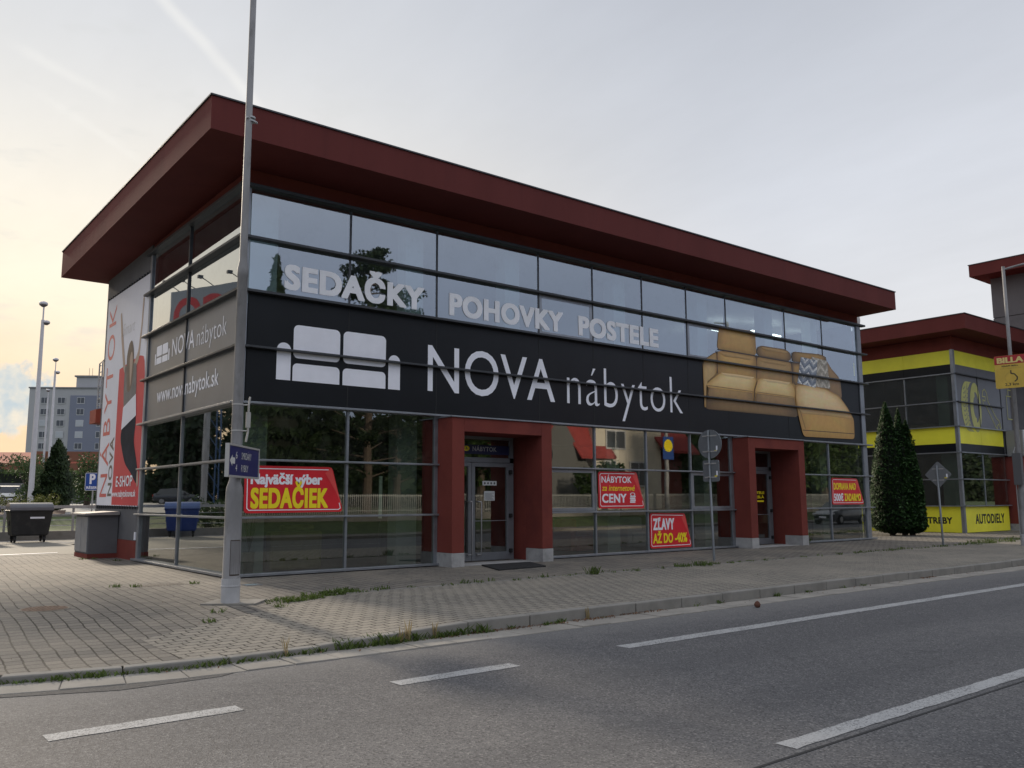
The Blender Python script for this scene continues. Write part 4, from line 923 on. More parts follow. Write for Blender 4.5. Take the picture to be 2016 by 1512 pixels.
# ------------------------------------------------------------------ small traffic signs seen from behind
def signpost(x, y, label, lean):
    t = thing('traffic_sign', (x, y, 0), label, 'traffic sign'); return t
rs = signpost(10.85, -3.15, 'grey back of a round traffic sign with square plate below, on a thin post', 0)
MB().tube([(10.87, -3.17, -.1), (10.85, -3.15, .0), (10.80, -3.13, 3.2)], .03, 12).build('post', signback, rs, smooth=True)
def plate(t, pts, x0, m=signback):
    MB().prism(pts, lambda u, v, tt: (x0+tt, u, v), 0, .018).build('sign_plate', m, t)
mb = MB()
plate(rs, [(-3.14+.36*math.cos(R(a)), 2.86+.36*math.sin(R(a))) for a in range(0, 360, 10)], 10.845)
plate(rs, rrect(-3.40, -2.90, 1.93, 2.46, .05), 10.85)
mb = MB()
for z, w_ in ((3.05, .22), (2.66, .22), (2.36, .18), (2.02, .18)): mb.box(10.835, 10.845, -3.14-w_, -3.14+w_, z, z+.03); mb.tube([(10.775, -3.17, z+.015), (10.775, -3.10, z+.015)], .016, 6)
mb.build('bracket', mat('bracket_zinc', (.45, .44, .42)), rs)
def dots(t, x0, spots):
    mb = MB(); mc = MB()
    for y, z in spots: mb.box(x0-.002, x0, y, y+.045, z, z+.11); mc.box(x0-.0022, x0, y-.0+.02, y+.10, z-.03, z+.02-.022)
    mb.build('white_tag', white, t); mc.build('yellow_tag', yel, t)
dots(rs, 10.843, [(-3.38, 2.70)]); dots(rs, 10.848, [(-3.36, 2.08)])
ds = signpost(21.71, -3.65, 'grey back of a diamond traffic sign on a thin leaning post near the thuja', 0)
MB().tube([(21.74, -3.66, -.1), (21.72, -3.65, 0), (21.66, -3.64, 2.55)], .032, 12).build('post', signback, ds, smooth=True)
plate(ds, roundpoly([(-3.65, 1.82), (-3.22, 2.25), (-3.65, 2.68), (-4.08, 2.25)], .05), 21.70, mat('sign_back_light', (.19, .20, .21), .5, .3))
mb = MB()
for z in (2.42, 2.06): mb.box(21.69, 21.70, -3.83, -3.47, z, z+.03)
mb.build('bracket', mat('bracket_zinc', (.45, .44, .42)), ds); dots(ds, 21.698, [(-3.95, 2.16)])

# ------------------------------------------------------------------ mat, covers
mm = MB(); zz = .012
pts = [(5.05, -2.02), (6.52, -1.86), (7.06, -.66), (5.60, -.66)]
mm.add([(x, y, zz+.018) for x, y in pts]+[(x, y, -.01) for x, y in pts], [(0, 1, 2, 3), (0, 4, 5, 1), (1, 5, 6, 2), (2, 6, 7, 3), (3, 7, 4, 0)])
lab(mm.build('door_mat', mat('black_rubber', (.014, .014, .015), .85, bump=.6, bs=200), bevel=.008), 'black rubber mat lying before the first entrance', 'mat')
mh = thing('manhole_cover', (-3.8, -2.98, 0), 'round rusty manhole cover set in the grey pavers', 'manhole cover')
MB().lathe((-3.8, -2.98, 0), [(.33, -.05), (.33, .006), (.30, .008)], 40).build('rim', mat('manhole_rim', (.23, .20, .16), .9, var=.3, vs=20), mh)
mb = MB(); mb.lathe((-3.8, -2.98, 0), [(.295, -.04), (.295, .012)], 40)
for i in range(-5, 6):
    for j in range(-5, 6):
        if (i*i+j*j) < 27 and (i or j): mb.box(-3.8+i*.05-.014, -3.8+i*.05+.014, -2.98+j*.05-.014, -2.98+j*.05+.014, .012, .017)
mb.build('lid', mat('rusty_iron', (.20, .135, .095), .9, var=.3, vs=15, bump=.3, bs=80), mh)
dg_ = thing('floor_light', (-.21, -1.55, 0), 'small glazed square cover in a pale metal frame beside the lamp post', 'cover')
mb = MB(); frame_bars(mb, -.36, -.06, -1.68, -1.40, .03, lambda u, v, t: (u, v, t), 0, .012); mb.build('frame', alu, dg_)
MB().box(-.33, -.09, -1.65, -1.43, -.02, .006).build('pane', mat('frosted', (.30, .38, .40), .25), dg_)
gr = thing('foot_grating', (-1.44, -.48, 0), 'flat rectangular steel grating let into the paving by the side window', 'grating')
mb = MB()
for i in range(16): mb.box(-1.9+i*.055, -1.88+i*.055, -.62, -.2, -.03, .006)
mb.build('bars', mat('grating_steel', (.16, .14, .12), .7, .3), gr); MB().box(-1.92, -1.0, -.64, -.18, -.05, -.012).build('pit', black, gr)

# ------------------------------------------------------------------ foliage helpers
def leaf(mb, p, s, rnd, n=None, up_=0.):
    a = Vector((rnd.gauss(0, 1), rnd.gauss(0, 1), rnd.gauss(0, 1)+up_)).normalized(); b = a.orthogonal().normalized()
    if n is not None: b = n.cross(a); b = b.normalized() if b.length > .01 else a.orthogonal().normalized()
    a = a*s; b = b*s*rnd.uniform(.35, .6)
    mb.add([p-a*.5, p+b*.5, p+a*.5, p-b*.5], [(0, 1, 2, 3)])
def clump(mb, c, r, n, s, rnd, flat=1.):
    for _ in range(n):
        while True:
            q = Vector((rnd.uniform(-1, 1), rnd.uniform(-1, 1), rnd.uniform(-1, 1)))
            if .25 < q.length < 1: break
        leaf(mb, Vector(c)+Vector((q.x*r, q.y*r, q.z*r*flat)), s*rnd.uniform(.6, 1.3), rnd)
bark = mat('bark', (.085, .065, .05), .95, var=.3, vs=6)
th_m = foliage('thuja_green', (.007, .024, .006), (.036, .088, .018), .08)
con_m = foliage('conifer_green', (.012, .026, .010), (.040, .065, .022), .06)
pine_m = foliage('pine_green', (.008, .017, .008), (.026, .045, .018), .05)
br_m = foliage('leaf_green', (.018, .036, .010), (.06, .10, .028), .15)
jun_m = foliage('juniper_yellow_green', (.05, .065, .012), (.16, .17, .035), .1)
core = mat('dark_core', (.008, .012, .006), .95)  # for the added cores that block light inside crowns and hedges

def cone_tree(name, x, y, z0, h, r, n, s, m, label, cat, group, seed, prof=None, trunk=.25, lum=1.):
    rnd = random.Random(seed); t = thing(name, (x, y, z0), label, cat, group)
    prof = prof or (lambda u: min(1, (u/.10)**.5 if u < .10 else 1)*(1-u)**.62)
    lump = [(rnd.uniform(0, 6.28), rnd.uniform(0, 1), rnd.uniform(.5, 1.4)) for _ in range(26)]
    def rad(u, a):
        q = prof(u)
        for la, lu, lw in lump:
            da = math.atan2(math.sin(a-la), math.cos(a-la)); q += .055*math.exp(-(da*da/.12+(u-lu)**2/.005))*(lw-.9)*2.0*lum
        return r*max(q, .02)
    mb = MB()
    for i in range(n):
        u = 1-math.sqrt(rnd.random()) if rnd.random() < .7 else rnd.random(); a = rnd.uniform(0, 6.283)
        rr_ = rad(u, a)*(1-abs(rnd.gauss(0, .10))+(rnd.uniform(0, .10) if rnd.random() < .12 else 0)); nrm = Vector((math.cos(a), math.sin(a), .35))
        p = Vector((x+rr_*math.cos(a), y+rr_*math.sin(a), z0+.03*h+u*h*.97)); leaf(mb, p, s*rnd.uniform(.6, 1.35), rnd, None, 1.6)
    mb.build('crown', m, t)
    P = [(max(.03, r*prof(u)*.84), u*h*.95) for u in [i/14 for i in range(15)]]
    mb = MB(); mb.lathe((x, y, z0+.06), P, 14); mb.build('light_block_core', core, t)  # added dark cone that stops light passing through the crown
    MB().tube([(x, y, z0-.1), (x, y, z0+h*.6)], [trunk*.5, .03], 8).build('trunk', bark, t)
    return t
tp = lambda u: min(1, (u/.06)**.35 if u < .06 else 1)*(1-u**1.7)**.85
cone_tree('thuja', 27.89, 1.25, -.05, 5.5, .84, 10500, .13, th_m, 'tallest of the three clipped dark green thujas, on the left of the clump', 'tree', 'thujas between the two shops', 11, tp, .25, 1.3)
cone_tree('thuja', 28.28, .93, -.05, 5.22, .60, 7000, .13, th_m, 'slim middle thuja of the dark clump, its tip between the other two', 'tree', 'thujas between the two shops', 12, tp, .25, 1.3)
cone_tree('thuja', 28.52, .74, -.05, 4.76, .60, 8200, .13, th_m, 'lower broader thuja on the right of the dark clump, next to the parts shop', 'tree', 'thujas between the two shops', 13, tp, .25, 1.3)

# ------------------------------------------------------------------ the yard, slope and car park on the left
lot_m = mat('pale_asphalt', (.24, .235, .225), .9, var=.15, vs=.8, bump=.2, bs=60)
grass_m = mat('grass_slope', (.06, .085, .025), .95, var=.45, vs=2.5, bump=.6, bs=30)
yard = pavers('yard_concrete', 3, 3, (.225, .21, .18), (.20, .19, .165), (.12, .11, .10), dustf=.4, dust=(.25, .225, .185))
mb = MB(); mb.add([(-40, 10.9, .004), (.6, 10.9, .004), (.6, 21.3, .03), (-40, 21.3, .03)], [(0, 1, 2, 3)]); mb.add([(.6, 17.3, .004), (9, 17.3, .004), (9, 21.3, .03), (.6, 21.3, .03)], [(0, 1, 2, 3)]); struct(mb.build('yard', yard))
mb = MB(); mb.add([(-40, 8.2, .016), (-.8, 11.6, .016), (-.8, 11.8, .016), (-40, 8.45, .016)], [(0, 1, 2, 3)]); struct(mb.build('yard_line', white))
mb = MB(); mb.add([(-9, 17.0, .010), (.2, 17.0, .010), (1.0, 18.4, .012), (.6, 21.2, .034), (-9, 21.2, .034)], [(0, 1, 2, 3, 4)]); struct(mb.build('bin_pad', mat('pad_asphalt', (.20, .195, .19), .9, var=.2, vs=1.5)))
mb = MB(); X = [-60, 8, 30]
for (ya2, za, yb2, zb) in ((21.3, .0, 24.5, .35), (24.5, .35, 27.5, .85)): mb.add([(-60, ya2, za), (30, ya2, za), (30, yb2, zb), (-60, yb2, zb)], [(0, 1, 2, 3)])
gs = struct(mb.build('grass_slope', grass_m))
mb = MB()
for (ya2, za, yb2, zb) in ((27.5, .85, 40, 1.12), (40, 1.12, 90, 1.38)): mb.add([(-80, ya2, za), (60, ya2, za), (60, yb2, zb), (-80, yb2, zb)], [(0, 1, 2, 3)])
struct(mb.build('car_park', lot_m))
mb = MB(); mb.box(-80, 60, 27.35, 27.5, .6, .93); mb.box(-4, 1.6, 30.2, 30.4, .8, 1.06); struct(mb.build('kerb', conc))
mb = MB(); mb.add([(-80, 90, 1.38), (140, 90, 1.38), (200, 330, 2), (-140, 330, 2)], [(0, 1, 2, 3)]); struct(mb.build('far_ground', grass_m))
# guard rail on its low wall
gd = thing('guard_rail', (-8, 21.4, 0), 'long galvanised railing on a low concrete wall behind the rubbish containers', 'railing')
MB().box(-30, 8.5, 21.3, 21.55, -.2, .36).build('low_wall', conc, gd)
for i in range(16):
    x = -29.6+i*2.4; mb = MB(); mb.box(x-.04, x+.04, 21.4, 21.47, .36, 1.26); mb.build('post', galv, gd)
MB().box(-30, 8.5, 21.36, 21.50, 1.24, 1.36).build('top_rail', galv, gd)
for z in (.56, .78, 1.0): MB().tube([(-30, 21.43, z), (8.5, 21.43, z)], .015, 6).build('wire_rail', galv, gd)
# wheeled containers
def bin_(x, y, rz_, m, lidm, label):
    t = thing('rubbish_container', (0, 0, 0), label, 'container', 'wheeled rubbish containers by the railing')
    mb = MB(); V = []
    for z, w_, dd in ((.24, .56, .40), (.30, .60, .43), (1.05, .68, .52), (1.17, .71, .54)): V += [(-w_, -dd, z), (w_, -dd, z), (w_, dd, z), (-w_, dd, z)]
    fs = [(3, 2, 1, 0)]
    for i in range(3): fs += [(i*4+j, i*4+(j+1) % 4, (i+1)*4+(j+1) % 4, (i+1)*4+j) for j in range(4)]
    mb.add(V, fs+[(12, 13, 14, 15)]); mb.box(-.73, .73, -.56, .56, 1.12, 1.17); mb.build('body', m, t, bevel=.02)
    mb = MB(); n = 9; V = []
    for i in range(n+1):
        a = math.pi*i/n; V += [(-.71, -.55*math.cos(a), 1.175+.27*math.sin(a)), (.71, -.55*math.cos(a), 1.175+.27*math.sin(a))]
    mb.add(V, [(2*i, 2*i+1, 2*i+3, 2*i+2) for i in range(n)]+[[2*i for i in range(n+1)], [2*i+1 for i in range(n+1)][::-1]]); mb.build('lid', lidm, t, smooth=False)
    for sx in (-.6, .6):
        mb = MB(); mb.box(sx-.08, sx+.08, -.12, .12, .62, .78); mb.build('trunnion', m, t)
    for sx in (-.48, .48):
        for sy in (-.32, .32):
            mb = MB(); mb.tube([(sx-.03, sy, .10), (sx+.03, sy, .10)], .10, 12); mb.box(sx-.05, sx+.05, sy-.03, sy+.03, .12, .26); mb.build('wheel', black, t)
    mb = MB(); mb.box(-.05, .42, -.505, -.492, .86, .97); mb.box(-.25, -.12, -.51, -.497, .98, 1.03); mb.build('label_plate', white, t)
    t.location = (x, y, .03); t.rotation_euler = (0, 0, rz_); return t
bk = mat('container_black', (.020, .020, .021), .55, var=.2, vs=3, dirt=((.06, .055, .05), 3, .5)); bkl = mat('container_lid', (.10, .10, .11), .32, var=.1)
blu = mat('container_blue', (.02, .05, .22), .45); bll = mat('container_blue_lid', (.10, .16, .36), .4)
bin_(-.27, 19.6, 0, bk, bkl, 'black wheeled rubbish container with torn white label, the whole one by the railing')
bin_(-2.0, 19.7, R(4), bk, bkl, 'black wheeled rubbish container cut by the left edge of the photo')
bin_(-5.6, 20.6, R(20), blu, bll, 'blue wheeled container, mirrored in the side window of the shop')
# parking sign
pg = thing('parking_sign', (2.55, 22.4, .3), 'blue square parking sign with white P half hidden by the shop wall', 'sign')
MB().tube([(2.5, 22.45, .1), (2.5, 22.45, 2.7)], .03, 8).build('post', galv, pg)
pv = Vector((2.5+6.4, 22.45+16.8, 0)).normalized(); ps_ = Vector((pv.y, -pv.x, 0)); pc = Vector((2.5, 22.38, 2.33))
Pm = lambda u, v, t: tuple(pc+ps_*u+Vector((0, 0, 1))*v-pv*t)
MB().prism(rrect(-.33, .37, -.37, .37, .05), Pm, -.02, 0).build('panel', mat('parking_white', (.55, .57, .6), .5), pg)
MB().prism(rrect(-.305, .345, -.345, .345, .04), Pm, .001, .004).build('blue_field', mat('parking_blue', (.015, .07, .33), .5), pg)
letters(MB(), 'P', -.16, .06, -.08, .30, Pm, .007, .045).build('lettering', white, pg); letters(MB(), 'RÉSERVÉ', -.27, .30, -.30, -.20, Pm, .007, .03).build('lettering', white, pg)
# tall white car-park lamps
lampw = mat('white_lamp_paint', (.55, .54, .56), .5, var=.05); lampd = mat('lamp_glass', (.10, .09, .09), .3)
def tall_lamp(x, y, z0, zt, r, label, two=True):
    t = thing('car_park_lamp', (x, y, z0), label, 'lamp post', 'white lamp posts of the car park')
    MB().tube([(x, y, z0), (x, y, zt-1.2), (x, y, zt-1.19), (x, y, zt-.3)], [r*1.5, r*.85, r*.4, r*.4], 10).build('pole', lampw, t)
    for (zz, ox, s) in ((zt-.2, -.03, .66), (zt-1.35, .2, .55))[:2 if two else 1]:
        h = MB(); h.lathe((x+ox, y, zz), [(.10*s, -.24*s), (.36*s, -.04*s), (.40*s, .06*s), (.34*s, .17*s), (.15*s, .26*s), (.02, .28*s)], 14); o = h.build('lamp_head', lampw, t, smooth=True)
        MB().lathe((x+ox, y, zz-.02), [(.14*s, -.235*s), (.375*s, -.05*s)], 14).build('diffuser', lampd, o)
    return t
tall_lamp(3.58, 42.5, 1.15, 13.95, .115, 'nearest and tallest white lamp post of the car park, left of the flats')
tall_lamp(9.5, 70.0, 1.3, 14.6, .10, 'second white lamp post, ending above the roof of the flats')
tall_lamp(15.45, 106., 1.4, 15.9, .11, 'third white lamp post, lower and standing before the grey flats', False)
# conifer and juniper bed
cone_tree('conifer', 3.2, 33.5, 1.0, 3.75, 1.12, 4200, .22, con_m, 'broad dark conifer in the car park beside the white lamp posts', 'tree', None, 21, lambda u: (min(1, (u/.2)**.5)*(1-u)**.66)*(.92+.1*math.sin(u*31)), .25, 2.6)
bed = mat('mulch', (.10, .06, .04), .95, var=.3, vs=8)
mb = MB(); mb.add([(-.6, 28.0, .90), (2.6, 28.0, .90), (3.1, 30.2, 1.10), (-.6, 30.2, 1.0)], [(0, 1, 2, 3)]); struct(mb.build('planting_bed', bed))
for i, (x, y, r_, lb) in enumerate(((.35, 28.9, .75, 'low yellow green juniper at the left end of the planting bed'), (1.15, 28.8, .8, 'spreading yellow green juniper in the middle of the planting bed'), (1.95, 28.9, .62, 'small yellow green juniper at the right end of the planting bed'))):
    rnd = random.Random(40+i); t = thing('juniper', (x, y, .92), lb, 'shrub', 'junipers above the railing'); mb = MB()
    for _ in range(26):
        a = rnd.uniform(0, 6.28); l = r_*rnd.uniform(.5, 1.15); tip = Vector((x+math.cos(a)*l, y+math.sin(a)*l*.7, .95+rnd.uniform(.45, .95)))
        for _k in range(36):
            f = rnd.uniform(.25, 1); p = Vector((x, y, .9)).lerp(tip, f)+Vector((rnd.gauss(0, .06), rnd.gauss(0, .06), rnd.gauss(0, .05))); leaf(mb, p, .11, rnd)
    mb.build('foliage', jun_m, t); MB().tube([(x, y, .7), (x, y, 1.3)], .04, 6).build('stem', bark, t)

def bushy(name, x, y, z0, h, r, n, s, m, label, group, seed, flat=1., trunk=True, cat='tree', nc=22, ulo=.2):
    rnd = random.Random(seed); t = thing(name, (x, y, z0), label, cat, group); mb = MB()
    for _ in range(nc):
        a = rnd.uniform(0, 6.28); q = rnd.random()**.5*r*.8; u = rnd.uniform(ulo, .95); q *= math.sqrt(max(.1, 1-((u-.475-ulo/2)/(.65-ulo/2))**2))
        clump(mb, (x+math.cos(a)*q, y+math.sin(a)*q, z0+u*h), r*rnd.uniform(.28, .46), n//nc, s, rnd, flat*.8)
    mb.build('crown', m, t)
    mb = MB(); mb.tube([(x, y, z0-.2), (x+.1, y, z0+h*.4), (x, y, z0+h*.85)], [r*.09+.05, r*.06+.03, .03], 8)
    for _ in range(6):
        a = rnd.uniform(0, 6.28); mb.tube([(x, y, z0+h*rnd.uniform(.25, .5)), (x+math.cos(a)*r*.6, y+math.sin(a)*r*.6, z0+h*rnd.uniform(.55, .85))], [.05+r*.02, .02], 6)
    mb.build('trunk', bark, t); return t
grp = 'shrubs and trees round the car park'
bushy('shrub', 6.6, 42, 1.1, 3.3, 1.9, 3000, .2, br_m, 'dark rounded shrub right of the broad conifer', grp, 51, cat='shrub')
bushy('shrub', 10.3, 47, 1.1, 3.8, 2.4, 3000, .22, br_m, 'dark shrub behind the parking sign', grp, 52, cat='shrub')
bushy('shrub', 13.5, 54, 1.2, 4.6, 2.6, 2600, .25, br_m, 'taller shrub beside the shop wall below the flats', grp, 53, cat='shrub')
bushy('shrub', 5.6, 56, 1.2, 3.6, 2.0, 2200, .22, br_m, 'light green bush between the first lamp post and the conifer', grp, 54, cat='shrub')
bushy('street_tree', .7, 45.5, 1.1, 5.2, 1.9, 2600, .22, pine_m, 'dark tree cut off by the left edge beside the white car', grp, 55)
def hedge(x0, y0, x1, y1, z0, h, w_, n, m, label):
    rnd = random.Random(int(x0*7)); t = thing('hedge', ((x0+x1)/2, (y0+y1)/2, z0), label, 'hedge'); mb = MB(); a = Vector((x0, y0, 0)); b = Vector((x1, y1, 0)); nn = (b-a).normalized(); nn = Vector((-nn.y, nn.x, 0))
    for _ in range(n):
        p = a.lerp(b, rnd.random())+nn*rnd.uniform(-w_, w_)+Vector((0, 0, z0+h*(1-rnd.random()**2))); leaf(mb, p, .35, rnd)
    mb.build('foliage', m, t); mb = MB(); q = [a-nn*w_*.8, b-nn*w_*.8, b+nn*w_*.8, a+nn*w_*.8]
    mb.add([(p.x, p.y, z0) for p in q]+[(p.x, p.y, z0+h*.9) for p in q], [(4, 5, 6, 7), (0, 1, 5, 4), (1, 2, 6, 5), (2, 3, 7, 6), (3, 0, 4, 7)]); mb.build('light_block_core', core, t); return t  # added dark box that stops light passing through the hedge
hedge(5, 86, 24, 82, 1.35, 3.4, .8, 4200, foliage('hedge_green', (.035, .06, .012), (.09, .13, .03), .1), 'long clipped light green hedge before the low red roofed building')
mb = MB(); mb.box(2, 20, 78, 78.2, 1.3, 3.3); lab(mb.build('boundary_wall', mat('wall_grey', (.13, .13, .13), .9, var=.1)), 'low grey wall below the clipped hedge', 'wall')

# ------------------------------------------------------------------ cars
car_glass = mat('car_glass', (.02, .024, .028), .08, spec=.8); tyre = mat('tyre_rubber', (.015, .015, .016), .8); rimm = mat('rim_alloy', (.35, .35, .36), .35, .7); chrome = mat('lamp_lens', (.6, .6, .62), .12)
def car(x, y, z, rz_, paint, label):
    """a hatchback: x forward, modelled at the origin"""
    t = thing('parked_car', (0, 0, 0), label, 'car', 'cars'); mb = MB()
    st = [(-2.05, .42, .70, .70), (-1.98, .30, .98, .80), (-1.2, .24, 1.02, .86), (0, .22, .98, .88), (1.0, .22, .93, .87), (1.75, .26, .84, .80), (2.02, .34, .66, .66)]
    V = []; n = 8
    for (xx, zb, zt_, w_) in st: V += [(xx, -w_*.92, zb), (xx, -w_, zb+.18), (xx, -w_, zt_-.22), (xx, -w_*.86, zt_), (xx, w_*.86, zt_), (xx, w_, zt_-.22), (xx, w_, zb+.18), (xx, w_*.92, zb)]
    fs = [list(range(n))[::-1], [(len(st)-1)*n+j for j in range(n)]]
    for i in range(len(st)-1): fs += [(i*n+j, i*n+(j+1) % n, (i+1)*n+(j+1) % n, (i+1)*n+j) for j in range(n)]
    mb.add(V, fs); mb.build('body', paint, t, True, bevel=.03)
    cab_ = [(-1.85, .95, .74), (-1.45, 1.40, .62), (-.2, 1.48, .64), (.45, 1.40, .62), (1.15, .93, .76)]
    V = []
    for (xx, zz, w_) in cab_: V += [(xx, -w_, zz), (xx, w_, zz)]
    low_ = [(xx, sgn*.80, .90) for xx, zz, w_ in cab_ for sgn in (-1, 1)]
    mb = MB(); mb.add(V+low_, [(2*i, 2*i+1, 2*i+3, 2*i+2) for i in (1, 2)]+[]); mb.build('roof', paint, t)
    o = len(V); mb = MB(); mb.add([(a, b, c-.008) for a, b, c in V]+low_, [(0, 1, 3, 2), (6, 7, 9, 8)]+[(2*i, 2*i+2, o+2*i+2, o+2*i) for i in range(4)]+[(2*i+1, o+2*i+1, o+2*i+3, 2*i+3) for i in range(4)]); mb.build('window', car_glass, t)
    for sgn in (-1, 1):
        for xx in (-1.28, 1.30):
            mb = MB(); mb.tube([(xx, sgn*.70, .31), (xx, sgn*.885, .31)], .31, 20); wo_ = mb.build('wheel', tyre, t)
            mb = MB(); mb.tube([(xx, sgn*.87, .31), (xx, sgn*.892, .31)], .20, 14); mb.build('rim', rimm, wo_)
        mb = MB(); mb.box(1.86, 2.0, sgn*.62-.16, sgn*.62+.16, .60, .74); mb.build('headlight', chrome, t, bevel=.03)
        mb = MB(); mb.box(-2.06, -1.96, sgn*.64-.1, sgn*.64+.1, .70, .88); mb.build('tail_light', mat('tail_red', (.4, .01, .01), .3), t)
        mb = MB(); mb.box(.72, .90, sgn*.98-.12, sgn*.98+.02, .94, 1.08); mb.build('mirror', paint, t, bevel=.02)
    mb = MB(); mb.box(2.0, 2.035, -.26, .26, .42, .53); mb.build('number_plate', white, t); mb = MB(); mb.box(1.96, 2.03, -.5, .5, .55, .64); mb.build('grille', black, t)
    t.location = (x, y, z); t.rotation_euler = (0, 0, rz_)
pw = mat('white_paint', (.70, .69, .66), .3, coat=.5); pgr = mat('grey_paint', (.20, .21, .23), .3, .3, coat=.5); pdk = mat('dark_paint', (.03, .035, .045), .25, coat=.6)
car(4.75, 58, 1.25, R(262), pw, 'small white car parked in the car park, facing the camera')
car(-19, 64, 1.2, R(200), pdk, 'dark car on the car park, mirrored in the side window')
car(46.5, -14.6, RZ, R(180), pgr, 'grey car on the far lane, mirrored beside the second entrance')

# ------------------------------------------------------------------ low building and flats far behind
lo = thing('low_building', (20, 112, 1.4), 'long low building with orange red roof and brown fascia before the flats', 'building')
ba = Vector((2, 113, 0)); bd = Vector((.89, -.456, 0)).normalized(); bn_ = Vector((bd.y, -bd.x, 0))
Lm = lambda u, v, t: tuple(ba+bd*u+Vector((0, 0, 1))*v+bn_*t)
brn = mat('brown_fascia', (.21, .085, .05), .8, var=.1, vs=.3); orr = mat('tile_red', (.36, .10, .06), .85, var=.12, vs=.4)
def LB(m, nm, u0, u1, v0, v1, t0, t1): MB().prism([(u0, v0), (u1, v0), (u1, v1), (u0, v1)], Lm, t0, t1).build(nm, m, lo)
LB(mat('wall_pale', (.32, .32, .33), .9, var=.1), 'wall', 0, 62, 1, 5.35, -10, 0); LB(brn, 'fascia', -1, 62, 5.35, 6.35, -10.5, .6)
mb = MB(); mb.add([Lm(-1, 6.36, .5), Lm(26, 6.36, .5), Lm(26, 8.0, -5), Lm(-1, 8.0, -5)], [(0, 1, 2, 3)]); mb.build('roof', orr, lo)
LB(brn, 'fascia', 14, 62, 6.36, 7.9, -6, -.2)
for i in range(12):
    if i in (0,): continue
    LB(mat('dark_window', (.06, .065, .07), .3), 'window', 1+i*5, 4.2+i*5, 3.2, 5.0, .0, .06)
fl = thing('flats', (60, 220, 0), 'eight storey grey block of flats with blue grey middle strip and rooftop hut', 'building')
fa = Vector((33.4, 231, 0)); fd = Vector((.83, -.557, 0)).normalized(); fn = Vector((fd.y, -fd.x, 0))
Fm = lambda u, v, t: tuple(fa+fd*u+Vector((0, 0, 1))*v+fn*t)
fg = mat('flat_grey', (.38, .38, .39), .9, var=.05, vs=.1); fb = mat('flat_blue', (.19, .205, .265), .9, var=.05, vs=.1)
def FB(m, nm, u0, u1, v0, v1, t0, t1, par=fl): return MB().prism([(u0, v0), (u1, v0), (u1, v1), (u0, v1)], Fm, t0, t1).build(nm, m, par)
FB(fg, 'wall', 0, 42, 0, 30.4, -12, 0); FB(fb, 'blue_strip', 10.2, 20.2, 6, 28.6, .02, .12); FB(mat('roof_edge', (.2, .2, .21), .8), 'roof', -.2, 42.2, 30.4, 30.75, -12.2, .25)
FB(fg, 'roof_hut', 10.8, 16.2, 30.75, 33.6, -7, -1.5); FB(mat('roof_edge', (.2,)*3), 'hut_roof', 10.4, 16.6, 33.6, 34.0, -7.4, -1.1)
for u in (13.3, 14.1): MB().tube([Fm(u, 34, -3), Fm(u, 36.2, -3)], .05, 5).build('aerial', lampd, fl)
fw_ = mat('window_frame_white', (.55, .55, .56), .6); fd_ = mat('flat_glass', (.07, .075, .085), .25); bl_ = mat('roller_blind', (.42, .44, .47), .7)
rnd = random.Random(5)
for r_ in range(8):
    v = 26.6-r_*2.93
    for ci, u in enumerate((3.0, 7.1, 11.9, 17.0, 21.8, 26.2, 31, 36)):
        w_ = FB(fw_, 'window', u, u+1.9, v-.15, v+1.5, .13, .17)
        if rnd.random() < (.55 if ci in (2, 3) and r_ < 4 else .15): FB(bl_, 'blind', u+.1, u+1.8, v, v+1.42, .175, .2, w_)
        else:
            FB(fd_, 'pane', u+.1, u+.9, v, v+1.42, .175, .2, w_); FB(fd_, 'pane', u+1.0, u+1.8, v, v+1.42, .175, .2, w_)

# ------------------------------------------------------------------ across the street: seen in the windows
bank = MB(); bank.add([(-60, -19.8, -.03), (150, -19.8, -.03), (150, -24, .75), (-60, -24, .75)], [(0, 1, 2, 3)]); bank.add([(-60, -24, .75), (150, -24, .75), (150, -90, 1.2), (-60, -90, 1.2)], [(0, 1, 2, 3)]); struct(bank.build('grass_bank', grass_m))
def pine(x, y, z0, h, r, n, seed, label, m=pine_m):
    rnd = random.Random(seed); t = thing('pine', (x, y, z0), label, 'tree', 'trees across the street'); mb = MB(); tk = MB()
    tk.tube([(x, y, z0-.3), (x+.2, y, z0+h*.5), (x, y, z0+h*.95)], [.3, .22, .05], 10)
    nb = 46
    for i in range(nb):
        u = .12+.86*i/nb; a = i*2.4+rnd.uniform(-.4, .4); L = r*(1.05-u*.75)*rnd.uniform(.6, 1.15); z = z0+u*h; e = Vector((x+math.cos(a)*L, y+math.sin(a)*L, z+L*rnd.uniform(.05, .4)))
        tk.tube([(x, y, z), e], [.06, .015], 5)
        for _ in range(4):
            f = rnd.uniform(.45, 1.05); c = Vector((x, y, z)).lerp(e, f); clump(mb, c+Vector((rnd.gauss(0, .2), rnd.gauss(0, .2), rnd.gauss(0, .15))), r*.15*rnd.uniform(.6, 1.3), n//(nb*4), .26, rnd, .55)
    mb.build('crown', m, t); tk.build('trunk', bark, t)
pine(19.6, -30, .9, 16.6, 4.6, 15000, 61, 'tall spreading pine mirrored behind the large window lettering')
pine(23.5, -33, .9, 14.5, 4.4, 11000, 62, 'second broad pine mirrored above the first entrance')
pine(15.8, -36, .9, 11.0, 3.6, 6000, 63, 'lower pine mirrored in the ground floor windows')
def spruce(x, y, z0, h, r, n, seed, label):
    cone_tree('spruce', x, y, z0, h, r, n, .5, pine_m, label, 'tree', 'trees across the street', seed, lambda u: (1-u)**.95*(.66+.34*math.sin(u*75)), .4)
spruce(13.6, -30.5, .9, 14.9, 2.7, 8000, 71, 'narrow dark spruce mirrored left of the window lettering')
